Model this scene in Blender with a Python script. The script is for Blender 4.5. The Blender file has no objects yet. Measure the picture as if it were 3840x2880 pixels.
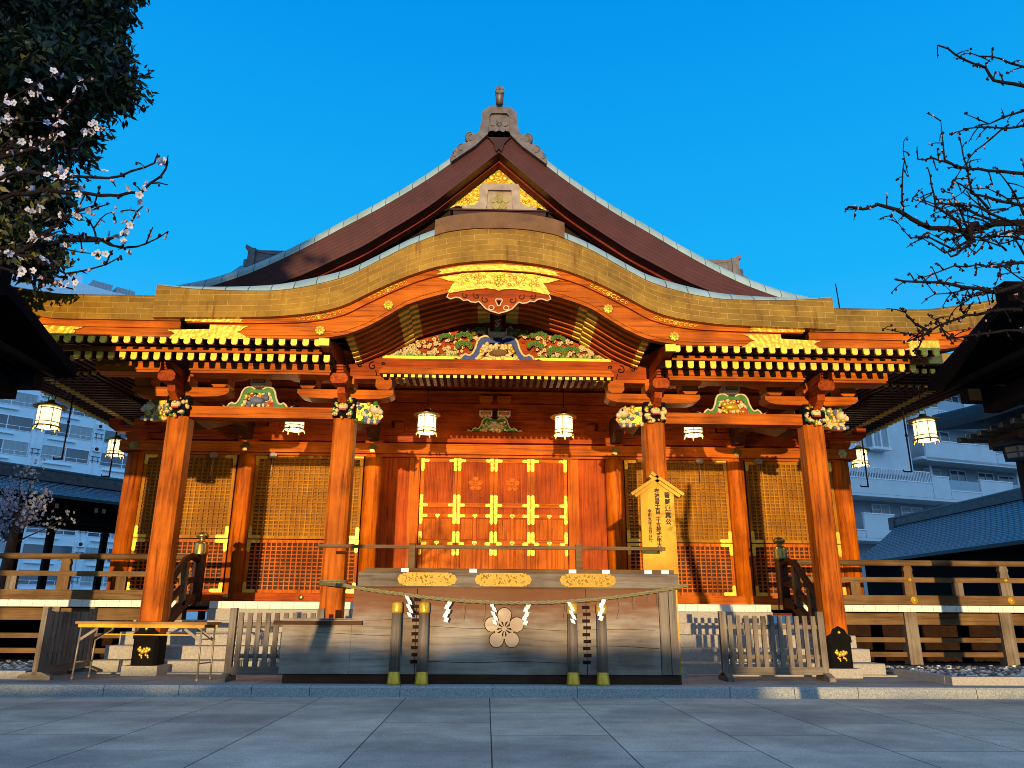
import bpy, bmesh, math, random
import numpy as np
from mathutils import Vector, Matrix
random.seed(7)
S = bpy.context.scene
COL = S.collection
R = math.radians

# ------------------------------------------------------------------ camera
cam_d = bpy.data.cameras.new('camera')
cam_d.sensor_width = 36.0
cam_d.lens = 26.456
cam_d.clip_start = 0.05
cam_d.clip_end = 2000
cam = bpy.data.objects.new('camera', cam_d)
COL.objects.link(cam)
rt, up, fw = (.99945, -.03251, .00591), (-.01510, -.29136, .95649), (.02938, .95606, .29169)
cam.matrix_world = Matrix(((rt[0], up[0], -fw[0], -0.115), (rt[1], up[1], -fw[1], 0),
                           (rt[2], up[2], -fw[2], 1.0), (0, 0, 0, 1)))
S.camera = cam

# ------------------------------------------------------------------ sky, sun, exposure
SUN_EL, SUN_AZ = 1.0, -4.0        # degrees; the sun stands behind the viewpoint, a touch to the left
W = bpy.data.worlds.new('World')
S.world = W
W.use_nodes = True
nt = W.node_tree
nt.nodes.clear()
def wn(t, **k):
    n = nt.nodes.new(t)
    for a, b in k.items(): setattr(n, a, b)
    return n
sky = wn('ShaderNodeTexSky', sky_type='NISHITA')
sky.sun_disc = False
sky.sun_elevation = R(SUN_EL)
sky.sun_rotation = R(180 + SUN_AZ)
sky.ozone_density = 4.0
sky.air_density = 1.0
sky.dust_density = 0.3
tc = wn('ShaderNodeTexCoord')
sep = wn('ShaderNodeSeparateXYZ')
nt.links.new(tc.outputs['Generated'], sep.inputs[0])
ramp = wn('ShaderNodeValToRGB')
ramp.color_ramp.elements[0].position = 0.02
ramp.color_ramp.elements[0].color = (.10, .46, .86, 1)
ramp.color_ramp.elements[1].position = 0.74
ramp.color_ramp.elements[1].color = (.0, .225, .67, 1)
e = ramp.color_ramp.elements.new(0.40)
e.color = (.008, .36, .78, 1)
nt.links.new(sep.outputs['Z'], ramp.inputs[0])
bst = wn('ShaderNodeVectorMath', operation='SCALE')
bst.inputs['Scale'].default_value = 9.0
nt.links.new(ramp.outputs[0], bst.inputs[0])
mix = wn('ShaderNodeMix', data_type='RGBA')
mr = wn('ShaderNodeMapRange')
mr.inputs['From Min'].default_value = -0.6
mr.inputs['From Max'].default_value = 0.30
nt.links.new(sep.outputs['Y'], mr.inputs[0])
nt.links.new(mr.outputs[0], mix.inputs[0])
skb = wn('ShaderNodeVectorMath', operation='SCALE')
skb.inputs['Scale'].default_value = 1.6
nt.links.new(sky.outputs[0], skb.inputs[0])
pale = wn('ShaderNodeMix', data_type='RGBA', blend_type='ADD')
pale.inputs[0].default_value = 1.0
pale.inputs[7].default_value = (3.4, 5.7, 8.9, 1)     # pale evening sky on the sunset side
nt.links.new(skb.outputs[0], pale.inputs[6])
nt.links.new(pale.outputs[2], mix.inputs[6])
nt.links.new(bst.outputs[0], mix.inputs[7])
bg = wn('ShaderNodeBackground')
bg.inputs['Strength'].default_value = 0.119
nt.links.new(mix.outputs[2], bg.inputs['Color'])
wo = wn('ShaderNodeOutputWorld')
nt.links.new(bg.outputs[0], wo.inputs[0])

sl = bpy.data.lights.new('sun', 'SUN')
sl.energy = 5.0
sl.angle = R(0.5)
sl.color = (1.0, .70, .33)
so = bpy.data.objects.new('sun', sl)
COL.objects.link(so)
sd = Vector((math.sin(R(SUN_AZ)) * math.cos(R(SUN_EL)), -math.cos(R(SUN_AZ)) * math.cos(R(SUN_EL)), math.sin(R(SUN_EL))))
so.rotation_euler = sd.to_track_quat('Z', 'Y').to_euler()
S.view_settings.view_transform = 'Standard'
S.view_settings.look = 'None'
S.view_settings.exposure = 0.2
S.view_settings.gamma = 1.0
S.cycles.use_denoising = True
S.cycles.denoising_input_passes = 'RGB_ALBEDO_NORMAL'
S.cycles.denoising_prefilter = 'ACCURATE'
S.cycles.pixel_filter_type = 'BLACKMAN_HARRIS'
S.cycles.filter_width = 0.95
S.cycles.max_bounces = 6
S.cycles.diffuse_bounces = 3
S.cycles.glossy_bounces = 2
S.cycles.transparent_max_bounces = 4

# ------------------------------------------------------------------ materials
def nodes(m):
    m.use_nodes = True
    t = m.node_tree
    return t, t.nodes['Principled BSDF']
def ramp_node(t, stops):
    r = t.nodes.new('ShaderNodeValToRGB')
    cr = r.color_ramp
    cr.elements[0].position, cr.elements[0].color = stops[0][0], (*stops[0][1], 1)
    cr.elements[1].position, cr.elements[1].color = stops[-1][0], (*stops[-1][1], 1)
    for p, c in stops[1:-1]:
        cr.elements.new(p).color = (*c, 1)
    return r
def mat(name, c1, c2=None, rough=.7, scale=(6, 6, 6), detail=5, metal=0.0, bump=0.15, bscale=None, lo=.32, hi=.68,
        spec=.3, voronoi=0, emit=0, dist=.01, coord='Object'):
    """mottled material: noise between two colours, stretched by scale, with a bump of the same grain"""
    m = bpy.data.materials.new(name)
    t, b = nodes(m)
    c2 = c2 or tuple(x * .72 for x in c1)
    co = t.nodes.new('ShaderNodeTexCoord')
    mp = t.nodes.new('ShaderNodeMapping')
    mp.inputs['Scale'].default_value = scale
    t.links.new(co.outputs[coord], mp.inputs[0])
    nz = t.nodes.new('ShaderNodeTexNoise')
    nz.inputs['Scale'].default_value = 1.0
    nz.inputs['Detail'].default_value = detail
    nz.inputs['Roughness'].default_value = .62
    t.links.new(mp.outputs[0], nz.inputs['Vector'])
    r = ramp_node(t, [(lo, c2), (hi, c1)])
    t.links.new(nz.outputs['Fac'], r.inputs[0])
    t.links.new(r.outputs[0], b.inputs['Base Color'])
    b.inputs['Roughness'].default_value = rough
    b.inputs['Metallic'].default_value = metal
    b.inputs['Specular IOR Level'].default_value = spec
    if bump:
        bp = t.nodes.new('ShaderNodeBump')
        bp.inputs['Strength'].default_value = bump
        bp.inputs['Distance'].default_value = dist
        if voronoi:
            v = t.nodes.new('ShaderNodeTexVoronoi')
            v.inputs['Scale'].default_value = voronoi
            t.links.new(co.outputs[coord], v.inputs['Vector'])
            t.links.new(v.outputs['Distance'], bp.inputs['Height'])
        else:
            t.links.new(nz.outputs['Fac'], bp.inputs['Height'])
        t.links.new(bp.outputs[0], b.inputs['Normal'])
    if emit:
        b.inputs['Emission Color'].default_value = (*c1, 1)
        b.inputs['Emission Strength'].default_value = emit
    return m
def wood(name, c1, c2, axis='x', rough=.62, g=26, bump=.25, stain=None):
    """timber: long streaks along one axis plus slow patches of tone"""
    m = bpy.data.materials.new(name)
    t, b = nodes(m)
    co = t.nodes.new('ShaderNodeTexCoord')
    sc = {'x': (1.1, g, g), 'y': (g, 1.1, g), 'z': (g, g, 1.1)}[axis]
    mp = t.nodes.new('ShaderNodeMapping')
    mp.inputs['Scale'].default_value = sc
    t.links.new(co.outputs['Object'], mp.inputs[0])
    oi = t.nodes.new('ShaderNodeObjectInfo')
    ad = t.nodes.new('ShaderNodeVectorMath')
    t.links.new(oi.outputs['Random'], mp.inputs['Location'])
    nz = t.nodes.new('ShaderNodeTexNoise')
    nz.inputs['Scale'].default_value = 1.0
    nz.inputs['Detail'].default_value = 7
    nz.inputs['Roughness'].default_value = .66
    nz.inputs['Distortion'].default_value = .35
    t.links.new(mp.outputs[0], nz.inputs['Vector'])
    cm = tuple((a * .62 + d * .38) for a, d in zip(c1, c2))
    r = ramp_node(t, [(.30, c2), (.47, cm), (.66, c1)])
    t.links.new(nz.outputs['Fac'], r.inputs[0])
    n2 = t.nodes.new('ShaderNodeTexNoise')
    n2.inputs['Scale'].default_value = 1.7
    n2.inputs['Detail'].default_value = 4
    t.links.new(co.outputs['Object'], n2.inputs['Vector'])
    r2 = ramp_node(t, [(.34, (.66, .60, .54)), (.62, (1.12, 1.12, 1.12))])
    t.links.new(n2.outputs['Fac'], r2.inputs[0])
    mx = t.nodes.new('ShaderNodeMix')
    mx.data_type = 'RGBA'
    mx.blend_type = 'MULTIPLY'
    mx.inputs[0].default_value = 1.0
    t.links.new(r.outputs[0], mx.inputs[6])
    t.links.new(r2.outputs[0], mx.inputs[7])
    t.links.new(mx.outputs[2], b.inputs['Base Color'])
    b.inputs['Roughness'].default_value = rough
    b.inputs['Specular IOR Level'].default_value = .12
    bp = t.nodes.new('ShaderNodeBump')
    bp.inputs['Strength'].default_value = bump
    bp.inputs['Distance'].default_value = .006
    t.links.new(nz.outputs['Fac'], bp.inputs['Height'])
    t.links.new(bp.outputs[0], b.inputs['Normal'])
    return m
def bricky(name, c1, c2, cm, bw, bh, mortar, rough=.5, metal=0.0, offs=.5, coord='UV', bump=.4, noise=.5, rot=None, sq=1.0, spec=.25, speck=0, streak=False):
    """courses with joints (paving, copper shingles, tiles)"""
    m = bpy.data.materials.new(name)
    t, b = nodes(m)
    co = t.nodes.new('ShaderNodeTexCoord')
    mp = t.nodes.new('ShaderNodeMapping')
    if rot: mp.inputs['Rotation'].default_value = rot
    t.links.new(co.outputs[coord], mp.inputs[0])
    br = t.nodes.new('ShaderNodeTexBrick')
    br.offset = offs
    br.squash = sq
    br.inputs['Scale'].default_value = 1.0
    br.inputs['Mortar Size'].default_value = mortar
    br.inputs['Mortar Smooth'].default_value = .3
    br.inputs['Brick Width'].default_value = bw
    br.inputs['Row Height'].default_value = bh
    br.inputs['Color1'].default_value = (*c1, 1)
    br.inputs['Color2'].default_value = (*c2, 1)
    br.inputs['Mortar'].default_value = (*cm, 1)
    t.links.new(mp.outputs[0], br.inputs['Vector'])
    nz = t.nodes.new('ShaderNodeTexNoise')
    nz.inputs['Scale'].default_value = 2.3
    nz.inputs['Detail'].default_value = 8
    nz.inputs['Roughness'].default_value = .7
    t.links.new(co.outputs['Object'], nz.inputs['Vector'])
    lo = 1 - noise
    r = ramp_node(t, [(.3, (lo, lo, lo)), (.7, (1 + noise * .5,) * 3)])
    t.links.new(nz.outputs['Fac'], r.inputs[0])
    mx = t.nodes.new('ShaderNodeMix')
    mx.data_type = 'RGBA'
    mx.blend_type = 'MULTIPLY'
    mx.inputs[0].default_value = 1
    t.links.new(br.outputs['Color'], mx.inputs[6])
    t.links.new(r.outputs[0], mx.inputs[7])
    t.links.new(mx.outputs[2], b.inputs['Base Color'])
    last = mx.outputs[2]
    def times(sc, lo_, hi_, c0, c1, w_):
        nonlocal last
        m2 = t.nodes.new('ShaderNodeMapping')
        m2.inputs['Scale'].default_value = sc
        t.links.new(co.outputs['Object'], m2.inputs[0])
        z_ = t.nodes.new('ShaderNodeTexNoise')
        z_.inputs['Scale'].default_value = 1.0
        z_.inputs['Detail'].default_value = 3
        t.links.new(m2.outputs[0], z_.inputs['Vector'])
        r_ = ramp_node(t, [(lo_, c0), (hi_, c1)])
        t.links.new(z_.outputs['Fac'], r_.inputs[0])
        x_ = t.nodes.new('ShaderNodeMix')
        x_.data_type = 'RGBA'
        x_.blend_type = 'MULTIPLY'
        x_.inputs[0].default_value = w_
        t.links.new(last, x_.inputs[6])
        t.links.new(r_.outputs[0], x_.inputs[7])
        last = x_.outputs[2]
    if speck:                                  # crystals of the stone, and broad damp stains
        times((speck, speck, speck), .36, .64, (.82, .83, .85), (1.15, 1.14, 1.12), 1.0)
        times((.55, .9, .9), .40, .56, (.74, .75, .78), (1.05, 1.05, 1.05), 1.0)
    if streak:                                 # dark run-off streaks down the edge
        times((6.5, .2, .9), .30, .42, (.45, .30, .26), (1, 1, 1), .8)
    t.links.new(last, b.inputs['Base Color'])
    b.inputs['Specular IOR Level'].default_value = spec
    b.inputs['Roughness'].default_value = rough
    b.inputs['Metallic'].default_value = metal
    bp = t.nodes.new('ShaderNodeBump')
    bp.inputs['Strength'].default_value = bump
    bp.inputs['Distance'].default_value = .01
    bp.invert = True
    t.links.new(br.outputs['Fac'], bp.inputs['Height'])
    t.links.new(bp.outputs[0], b.inputs['Normal'])
    return m
def glow(name, c, strength, c2=None):
    m = bpy.data.materials.new(name)
    t, b = nodes(m)
    b.inputs['Base Color'].default_value = (.8, .74, .6, 1)
    b.inputs['Emission Color'].default_value = (*c, 1)
    b.inputs['Emission Strength'].default_value = strength
    return m

M = {}
OR1, OR2 = (.54, .130, .005), (.13, .020, .002)
for a in 'xyz':
    M['wood_' + a] = wood('hinoki_' + a, OR1, OR2, a)
    M['red_' + a] = wood('red_timber_' + a, (.42, .072, .004), (.12, .012, .002), a)
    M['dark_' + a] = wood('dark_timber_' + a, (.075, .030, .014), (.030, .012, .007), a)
    M['grey_' + a] = wood('weathered_timber_' + a, (.23, .19, .145), (.085, .066, .05), a, rough=.8)
    M['rail_' + a] = wood('brown_rail_' + a, (.19, .115, .05), (.075, .040, .017), a, rough=.75)
M['pillar'] = wood('pillar_timber', (.56, .135, .004), (.105, .015, .001), 'z', g=15, bump=.5)
M['rib'] = wood('vault_rib_lit', (.66, .13, .010), (.36, .05, .005), 'x')  # brighter copy of the red timber, painted as light under the gable
M['lacquer_red'] = wood('dark_red_board', (.17, .024, .010), (.08, .012, .006), 'x')
M['crest_wood'] = wood('pale_crest_wood', (.55, .46, .35), (.36, .29, .22), 'x', rough=.8)
M['ochre_z'] = wood('ochre_lattice', (.38, .165, .006), (.19, .070, .003), 'z', g=14)
M['ochre_back'] = mat('ochre_backing', (.26, .11, .006), (.15, .055, .003))
M['gold'] = mat('gilt_copper', (.90, .56, .07), (.66, .36, .03), rough=.38, metal=.55, scale=(9, 9, 9), bump=.1)
M['gold_relief'] = mat('gilt_relief', (.90, .56, .07), (.60, .32, .03), rough=.42, metal=.5, scale=(14, 14, 14), bump=.6, voronoi=17, dist=.015)
M['old_gold'] = mat('aged_gilt', (.34, .21, .028), (.20, .115, .012), rough=.5, metal=.4, scale=(30, 30, 30), bump=.3)
M['brass'] = mat('worn_brass', (.50, .36, .10), (.28, .19, .05), rough=.32, metal=.85, scale=(8, 8, 8), bump=.05)
M['cap_gold'] = mat('rafter_gilt', (.92, .60, .08), (.72, .42, .04), rough=.5, metal=.3, scale=(20, 20, 20), bump=.3)
M['copper_band'] = bricky('copper_edge', (.30, .160, .018), (.225, .115, .012), (.46, .28, .06), .42, .087, .005, rough=.34, metal=.45, noise=.45, bump=.5, streak=True)
M['purple_band'] = bricky('aged_copper_edge', (.062, .016, .014), (.057, .015, .0135), (.034, .010, .009), 30, .085, .004, rough=.45, metal=.2, noise=.3)
M['tile'] = bricky('verdigris_tile', (.31, .41, .39), (.25, .35, .34), (.05, .08, .08), .33, 4.0, .008, rough=.5, metal=.2, noise=.25, offs=0)
M['roof'] = bricky('verdigris_roof', (.17, .27, .29), (.14, .23, .26), (.06, .10, .12), .5, .22, .006, rough=.5, metal=.2, noise=.3, coord='UV')
M['oni'] = mat('patinated_copper', (.15, .13, .125), (.075, .07, .075), rough=.5, metal=.4, scale=(7, 7, 7))
M['oni2'] = mat('pale_patina', (.34, .27, .20), (.20, .15, .12), rough=.55, metal=.2, scale=(5, 5, 5))
M['black'] = mat('black_lacquer', (.006, .005, .005), (.003, .003, .003), rough=.8, bump=0, spec=.08)
M['near_black'] = mat('dark_recess', (.03, .014, .009), (.015, .008, .006), rough=.9, bump=0, spec=.05)  # near-black for cracks, joints, enclosed walls and the crest's painted shading
M['iron'] = mat('black_iron', (.035, .03, .028), rough=.5, metal=.6, bump=.05)
M['white'] = mat('white_paint', (.78, .76, .70), (.66, .63, .56), rough=.6, scale=(3, 3, 3), bump=.05)
M['paper'] = mat('white_paper', (.83, .83, .82), (.76, .76, .77), rough=.8, bump=.05)
M['cream'] = mat('cream_carving', (.74, .62, .36), (.50, .36, .16), rough=.6, scale=(25, 25, 25))
M['green'] = mat('green_paint', (.05, .22, .045), (.025, .12, .025), rough=.55, scale=(12, 12, 12))
M['lime'] = mat('leaf_green_paint', (.22, .36, .06), (.10, .20, .03), rough=.55, scale=(15, 15, 15))
M['blue'] = mat('blue_paint', (.012, .05, .28), (.008, .03, .17), rough=.5, scale=(12, 12, 12))
M['slate'] = mat('slate_blue_paint', (.12, .17, .26), (.07, .10, .17), rough=.55)
M['scarlet'] = mat('scarlet_paint', (.50, .06, .02), (.30, .03, .012), rough=.6, scale=(12, 12, 12))
M['granite'] = mat('granite', (.42, .385, .33), (.26, .24, .21), rough=.8, scale=(38, 38, 38), detail=8, bump=.2)
M['kerbstone'] = mat('kerb_granite', (.36, .37, .35), (.20, .215, .21), rough=.85, scale=(55, 55, 55), detail=8, bump=.35, lo=.38, hi=.62)
M['plank_end'] = bricky('white_plank_ends', (.80, .76, .66), (.77, .73, .63), (.35, .31, .26), .205, 3.0, .004, rough=.6, noise=.12, coord='UV', offs=0)
M['washi'] = glow('lit_lantern_paper', (1.0, .76, .36), 1.9)
M['bulb'] = glow('lit_lantern_base', (1.0, .88, .60), 3.0)

# ------------------------------------------------------------------ mesh helpers
class MB:
    def __init__(s):
        s.v, s.f, s.m, s.sm, s.uv = [], [], [], [], {}
    def add(s, vs, fs, mi=0, smooth=False, uvs=None):
        o = len(s.v)
        s.v += [tuple(p) for p in vs]
        for k, f in enumerate(fs):
            if uvs is not None and uvs[k] is not None: s.uv[len(s.f)] = uvs[k]
            s.f.append(tuple(i + o for i in f))
            s.m.append(mi)
            s.sm.append(smooth)
        return s
    def box(s, x0, x1, y0, y1, z0, z1, mi=0):
        return s.add([(x0, y0, z0), (x1, y0, z0), (x1, y1, z0), (x0, y1, z0), (x0, y0, z1), (x1, y0, z1), (x1, y1, z1), (x0, y1, z1)],
                     [(0, 3, 2, 1), (4, 5, 6, 7), (0, 1, 5, 4), (1, 2, 6, 5), (2, 3, 7, 6), (3, 0, 4, 7)], mi)
    def cbox(s, x0, x1, y0, y1, z0, z1, c=.01, mi=0):
        """box with chamfered vertical edges"""
        return s.prism_z([(x0 + c, y0), (x1 - c, y0), (x1, y0 + c), (x1, y1 - c), (x1 - c, y1), (x0 + c, y1), (x0, y1 - c), (x0, y0 + c)], z0, z1, mi)
    def obox(s, c, size, mat3=None, mi=0):
        hx, hy, hz = size[0] / 2, size[1] / 2, size[2] / 2
        vs = [Vector(p) for p in ((-hx, -hy, -hz), (hx, -hy, -hz), (hx, hy, -hz), (-hx, hy, -hz), (-hx, -hy, hz), (hx, -hy, hz), (hx, hy, hz), (-hx, hy, hz))]
        if mat3 is not None: vs = [mat3 @ p for p in vs]
        vs = [p + Vector(c) for p in vs]
        return s.add(vs, [(0, 3, 2, 1), (4, 5, 6, 7), (0, 1, 5, 4), (1, 2, 6, 5), (2, 3, 7, 6), (3, 0, 4, 7)], mi)
    def bar(s, a, b, w, h, mi=0, upv=(0, 0, 1)):
        a, b = Vector(a), Vector(b)
        d = b - a
        L = d.length
        d.normalize()
        u = Vector(upv)
        x = d.cross(u)
        if x.length < 1e-5: x = d.cross(Vector((0, 1, 0)))
        x.normalize()
        u = x.cross(d)
        return s.obox((a + b) / 2, (w, L, h), Matrix((x, d, u)).transposed(), mi)
    def poly(s, pts, fn0, fn1, mi=0, side=None):
        """closed prism over a 2-D outline; fn0/fn1 lift a 2-D point to the two caps"""
        ar = sum(pts[i][0] * pts[(i + 1) % len(pts)][1] - pts[(i + 1) % len(pts)][0] * pts[i][1] for i in range(len(pts)))
        if ar < 0: pts = pts[::-1]
        n = len(pts)
        s.add([fn0(p) for p in pts] + [fn1(p) for p in pts],
              [tuple(range(n)), tuple(range(2 * n - 1, n - 1, -1))], mi)
        o = len(s.v) - 2 * n
        for i in range(n):
            j = (i + 1) % n
            s.f.append((o + j, o + i, o + n + i, o + n + j))
            s.m.append(mi if side is None else side)
            s.sm.append(False)
        return s
    def prism(s, pts, y0, y1, mi=0, side=None):      # outline in x,z pushed along y
        return s.poly(pts, lambda p: (p[0], y0, p[1]), lambda p: (p[0], y1, p[1]), mi, side)
    def prism_z(s, pts, z0, z1, mi=0):
        return s.poly(pts, lambda p: (p[0], p[1], z1), lambda p: (p[0], p[1], z0), mi)
    def prism_x(s, pts, x0, x1, mi=0):               # outline in y,z pushed along x
        return s.poly(pts, lambda p: (x1, p[0], p[1]), lambda p: (x0, p[0], p[1]), mi)
    def disc(s, c, r, y0, y1, n=16, mi=0):
        return s.prism([(c[0] + r * math.cos(2 * math.pi * k / n), c[1] + r * math.sin(2 * math.pi * k / n)) for k in range(n)], y0, y1, mi)
    def tube(s, pts, rad, n=8, mi=0, cap=True, smooth=True):
        pts = [Vector(p) for p in pts]
        if not hasattr(rad, '__len__'): rad = [rad] * len(pts)
        vs, fs = [], []
        ref = None
        for i, p in enumerate(pts):
            d = (pts[min(i + 1, len(pts) - 1)] - pts[max(i - 1, 0)])
            if d.length < 1e-9: d = Vector((0, 0, 1))
            d.normalize()
            if ref is None:
                ref = d.orthogonal().normalized()
            ref = (ref - d * ref.dot(d))
            ref = ref.normalized() if ref.length > 1e-6 else d.orthogonal().normalized()
            b = d.cross(ref)
            for k in range(n):
                a = 2 * math.pi * k / n
                vs.append(p + (ref * math.cos(a) + b * math.sin(a)) * rad[i])
        for i in range(len(pts) - 1):
            for k in range(n):
                k2 = (k + 1) % n
                fs.append((i * n + k, i * n + k2, (i + 1) * n + k2, (i + 1) * n + k))
        if cap:
            fs.append(tuple(range(n - 1, -1, -1)))
            fs.append(tuple(range((len(pts) - 1) * n, len(pts) * n)))
        return s.add(vs, fs, mi, smooth)
    def lathe(s, prof, c=(0, 0, 0), n=20, mi=0, smooth=True):
        vs, fs = [], []
        for r, z in prof:
            for k in range(n):
                a = 2 * math.pi * k / n
                vs.append((c[0] + r * math.cos(a), c[1] + r * math.sin(a), c[2] + z))
        for i in range(len(prof) - 1):
            for k in range(n):
                k2 = (k + 1) % n
                fs.append((i * n + k, i * n + k2, (i + 1) * n + k2, (i + 1) * n + k))
        fs.append(tuple(range(n - 1, -1, -1)))
        fs.append(tuple(range((len(prof) - 1) * n, len(prof) * n)))
        return s.add(vs, fs, mi, smooth)
    def blob(s, c, r, mi=0, n=6, m=4, sq=(1, 1, 1), jit=0):
        vs, fs = [], []
        for i in range(1, m):
            ph = math.pi * i / m
            for k in range(n):
                a = 2 * math.pi * k / n
                q = r * (1 + random.uniform(-jit, jit))
                vs.append((c[0] + q * sq[0] * math.sin(ph) * math.cos(a), c[1] + q * sq[1] * math.sin(ph) * math.sin(a), c[2] + q * sq[2] * math.cos(ph)))
        vs += [(c[0], c[1], c[2] + r * sq[2]), (c[0], c[1], c[2] - r * sq[2])]
        for i in range(m - 2):
            for k in range(n):
                k2 = (k + 1) % n
                fs.append((i * n + k, (i + 1) * n + k, (i + 1) * n + k2, i * n + k2))
        t_, b_ = len(vs) - 2, len(vs) - 1
        for k in range(n):
            k2 = (k + 1) % n
            fs.append((t_, k, k2))
            fs.append((b_, (m - 2) * n + k2, (m - 2) * n + k))
        return s.add(vs, fs, mi, True)
    def strip(s, xs, ztop, zbot, y0, y1, mi=0, off=0.0, smooth=True):
        """solid band between two curves over x, front at y0, back at y1; uv = run along the band, height above its lower edge"""
        n = len(xs)
        L = [0.0]
        for i in range(1, n):
            L.append(L[-1] + math.hypot(xs[i] - xs[i - 1], ztop[i] - ztop[i - 1]))
        vs, fs, uv = [], [], []
        for i in range(n):
            vs += [(xs[i], y0, zbot[i]), (xs[i], y0, ztop[i]), (xs[i], y1, ztop[i]), (xs[i], y1, zbot[i])]
        for i in range(n - 1):
            a, b = 4 * i, 4 * i + 4
            h0, h1 = ztop[i] - zbot[i], ztop[i + 1] - zbot[i + 1]
            d = y1 - y0
            u0, u1 = L[i] + off, L[i + 1] + off
            fs += [(a, b, b + 1, a + 1), (a + 1, b + 1, b + 2, a + 2), (a + 2, b + 2, b + 3, a + 3), (a + 3, b + 3, b, a)]
            uv += [((u0, 0), (u1, 0), (u1, h1), (u0, h0)), ((u0, 0), (u1, 0), (u1, d), (u0, d)), ((u0, 0), (u1, 0), (u1, h1), (u0, h1)), ((u0, 0), (u1, 0), (u1, d), (u0, d))]
        fs += [(0, 1, 2, 3), (4 * n - 1, 4 * n - 2, 4 * n - 3, 4 * n - 4)]
        uv += [((0, 0), (0, 1), (1, 1), (1, 0))] * 2
        s.add(vs, fs, mi, False, uv)
        return s
    def grid(s, rows, mi=0, smooth=True, flip=False):
        """sheet through rows of points; uv = metres along the row, metres down the column"""
        nr, nc = len(rows), len(rows[0])
        vs = [p for r_ in rows for p in r_]
        U = [[0.0] for _ in range(nr)]
        for i in range(nr):
            for j in range(1, nc): U[i].append(U[i][-1] + (Vector(rows[i][j]) - Vector(rows[i][j - 1])).length)
        Vv = [[0.0] * nc]
        for i in range(1, nr): Vv.append([Vv[i - 1][j] + (Vector(rows[i][j]) - Vector(rows[i - 1][j])).length for j in range(nc)])
        fs, uv = [], []
        for i in range(nr - 1):
            for j in range(nc - 1):
                q = [(i, j), (i, j + 1), (i + 1, j + 1), (i + 1, j)]
                if flip: q = q[::-1]
                fs.append(tuple(a * nc + b for a, b in q))
                uv.append(tuple((U[a][b], Vv[a][b]) for a, b in q))
        return s.add(vs, fs, mi, smooth, uv)
    def build(s, name, mats, parent=None, at=None):
        me = bpy.data.meshes.new(name)
        me.from_pydata(s.v, [], s.f)
        if not isinstance(mats, (list, tuple)): mats = [mats]
        for m in mats: me.materials.append(M[m] if isinstance(m, str) else m)
        me.polygons.foreach_set('material_index', s.m)
        me.polygons.foreach_set('use_smooth', s.sm)
        if s.uv:
            ul = me.uv_layers.new(name='UVMap')
            for fi, uvs in s.uv.items():
                for li, q in zip(me.polygons[fi].loop_indices, uvs): ul.data[li].uv = q
        me.validate()
        me.update()
        o = bpy.data.objects.new(name, me)
        COL.objects.link(o)
        if parent is not None:
            o.parent = parent
            if at is not None: o.location = at
            elif parent.get('off') is not None: o.location = tuple(-q for q in parent['off'])
        elif at is not None: o.location = at
        return o
def thing(name, label, cat, loc=(0, 0, 0), rz=0, group=None, off=None):
    """an Empty at a thing's base; with off its children are written in the shared shrine frame"""
    o = bpy.data.objects.new(name, None)
    o.empty_display_size = .2
    COL.objects.link(o)
    o.location = loc
    o.rotation_euler = (0, 0, rz)
    o['label'], o['category'] = label, cat
    if group: o['group'] = group
    if off is not None: o['off'] = off
    return o
def tag(o, label, cat, group=None):
    o['label'], o['category'] = label, cat
    if group: o['group'] = group
    return o
def struct(o):
    o['kind'] = 'structure'
    return o
def copy_tree(o, parent=None):
    n = o.copy()
    COL.objects.link(n)
    if parent is not None: n.parent = parent
    for ch in [c for c in o.children]: copy_tree(ch, n)
    return n
def smooth_curve(tab):
    """monotone cubic through (x, z) pairs"""
    xs = np.array([p[0] for p in tab]); zs = np.array([p[1] for p in tab])
    h = np.diff(xs); dl = np.diff(zs) / h
    m_ = np.zeros(len(xs))
    m_[0], m_[-1] = dl[0], dl[-1]
    for i in range(1, len(xs) - 1):
        m_[i] = 0 if dl[i - 1] * dl[i] <= 0 else 2 * dl[i - 1] * dl[i] / (dl[i - 1] + dl[i])
    def f(x):
        x = min(max(x, xs[0]), xs[-1])
        i = min(max(int(np.searchsorted(xs, x)) - 1, 0), len(h) - 1)
        t = (x - xs[i]) / h[i]
        return float((2 * t ** 3 - 3 * t ** 2 + 1) * zs[i] + (t ** 3 - 2 * t ** 2 + t) * h[i] * m_[i] + (-2 * t ** 3 + 3 * t ** 2) * zs[i + 1] + (t ** 3 - t ** 2) * h[i] * m_[i + 1])
    return lambda x: f(abs(x))
def frange(a, b, n): return [a + (b - a) * i / (n - 1) for i in range(n)]
def mirror(pts): return [(-x, z) for x, z in pts[::-1]]

# ================================================================== ground and forecourt (structure)
M['earth'] = mat('bare_ground', (.22, .20, .18), (.16, .15, .13), rough=.95, scale=(.5, .5, .5))
M['paving'] = bricky('granite_paving', (.50, .46, .365), (.40, .375, .30), (.035, .032, .03), 1.55, 1.03, .006, rough=.8, noise=.30, speck=55, bump=.3, coord='Object', rot=(0, 0, R(90)))
M['paving2'] = bricky('porch_paving', (.36, .33, .28), (.31, .285, .245), (.08, .075, .07), 1.5, .9, .006, rough=.8, noise=.3, speck=60, bump=.3, coord='Object')
struct(MB().box(-300, 300, -300, 500, -.6, -.012).build('ground', 'earth'))
pv = MB().box(-40, 40, -34, 9.97, -.3, 0).build('forecourt_paving', 'paving', at=(-.06, .08, 0))
struct(pv)
struct(MB().box(-30, 30, 10.36, 30, -.3, .13).build('porch_paving', 'paving2'))
kb = MB()
xs = [-30, -9.3, -7.6, -6.2, -4.78, -3.87, -2.99, -2.28, -1.17, -.02, 1.03, 2.95, 3.77, 4.58, 6.1, 7.8, 9.9, 30]
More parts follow.
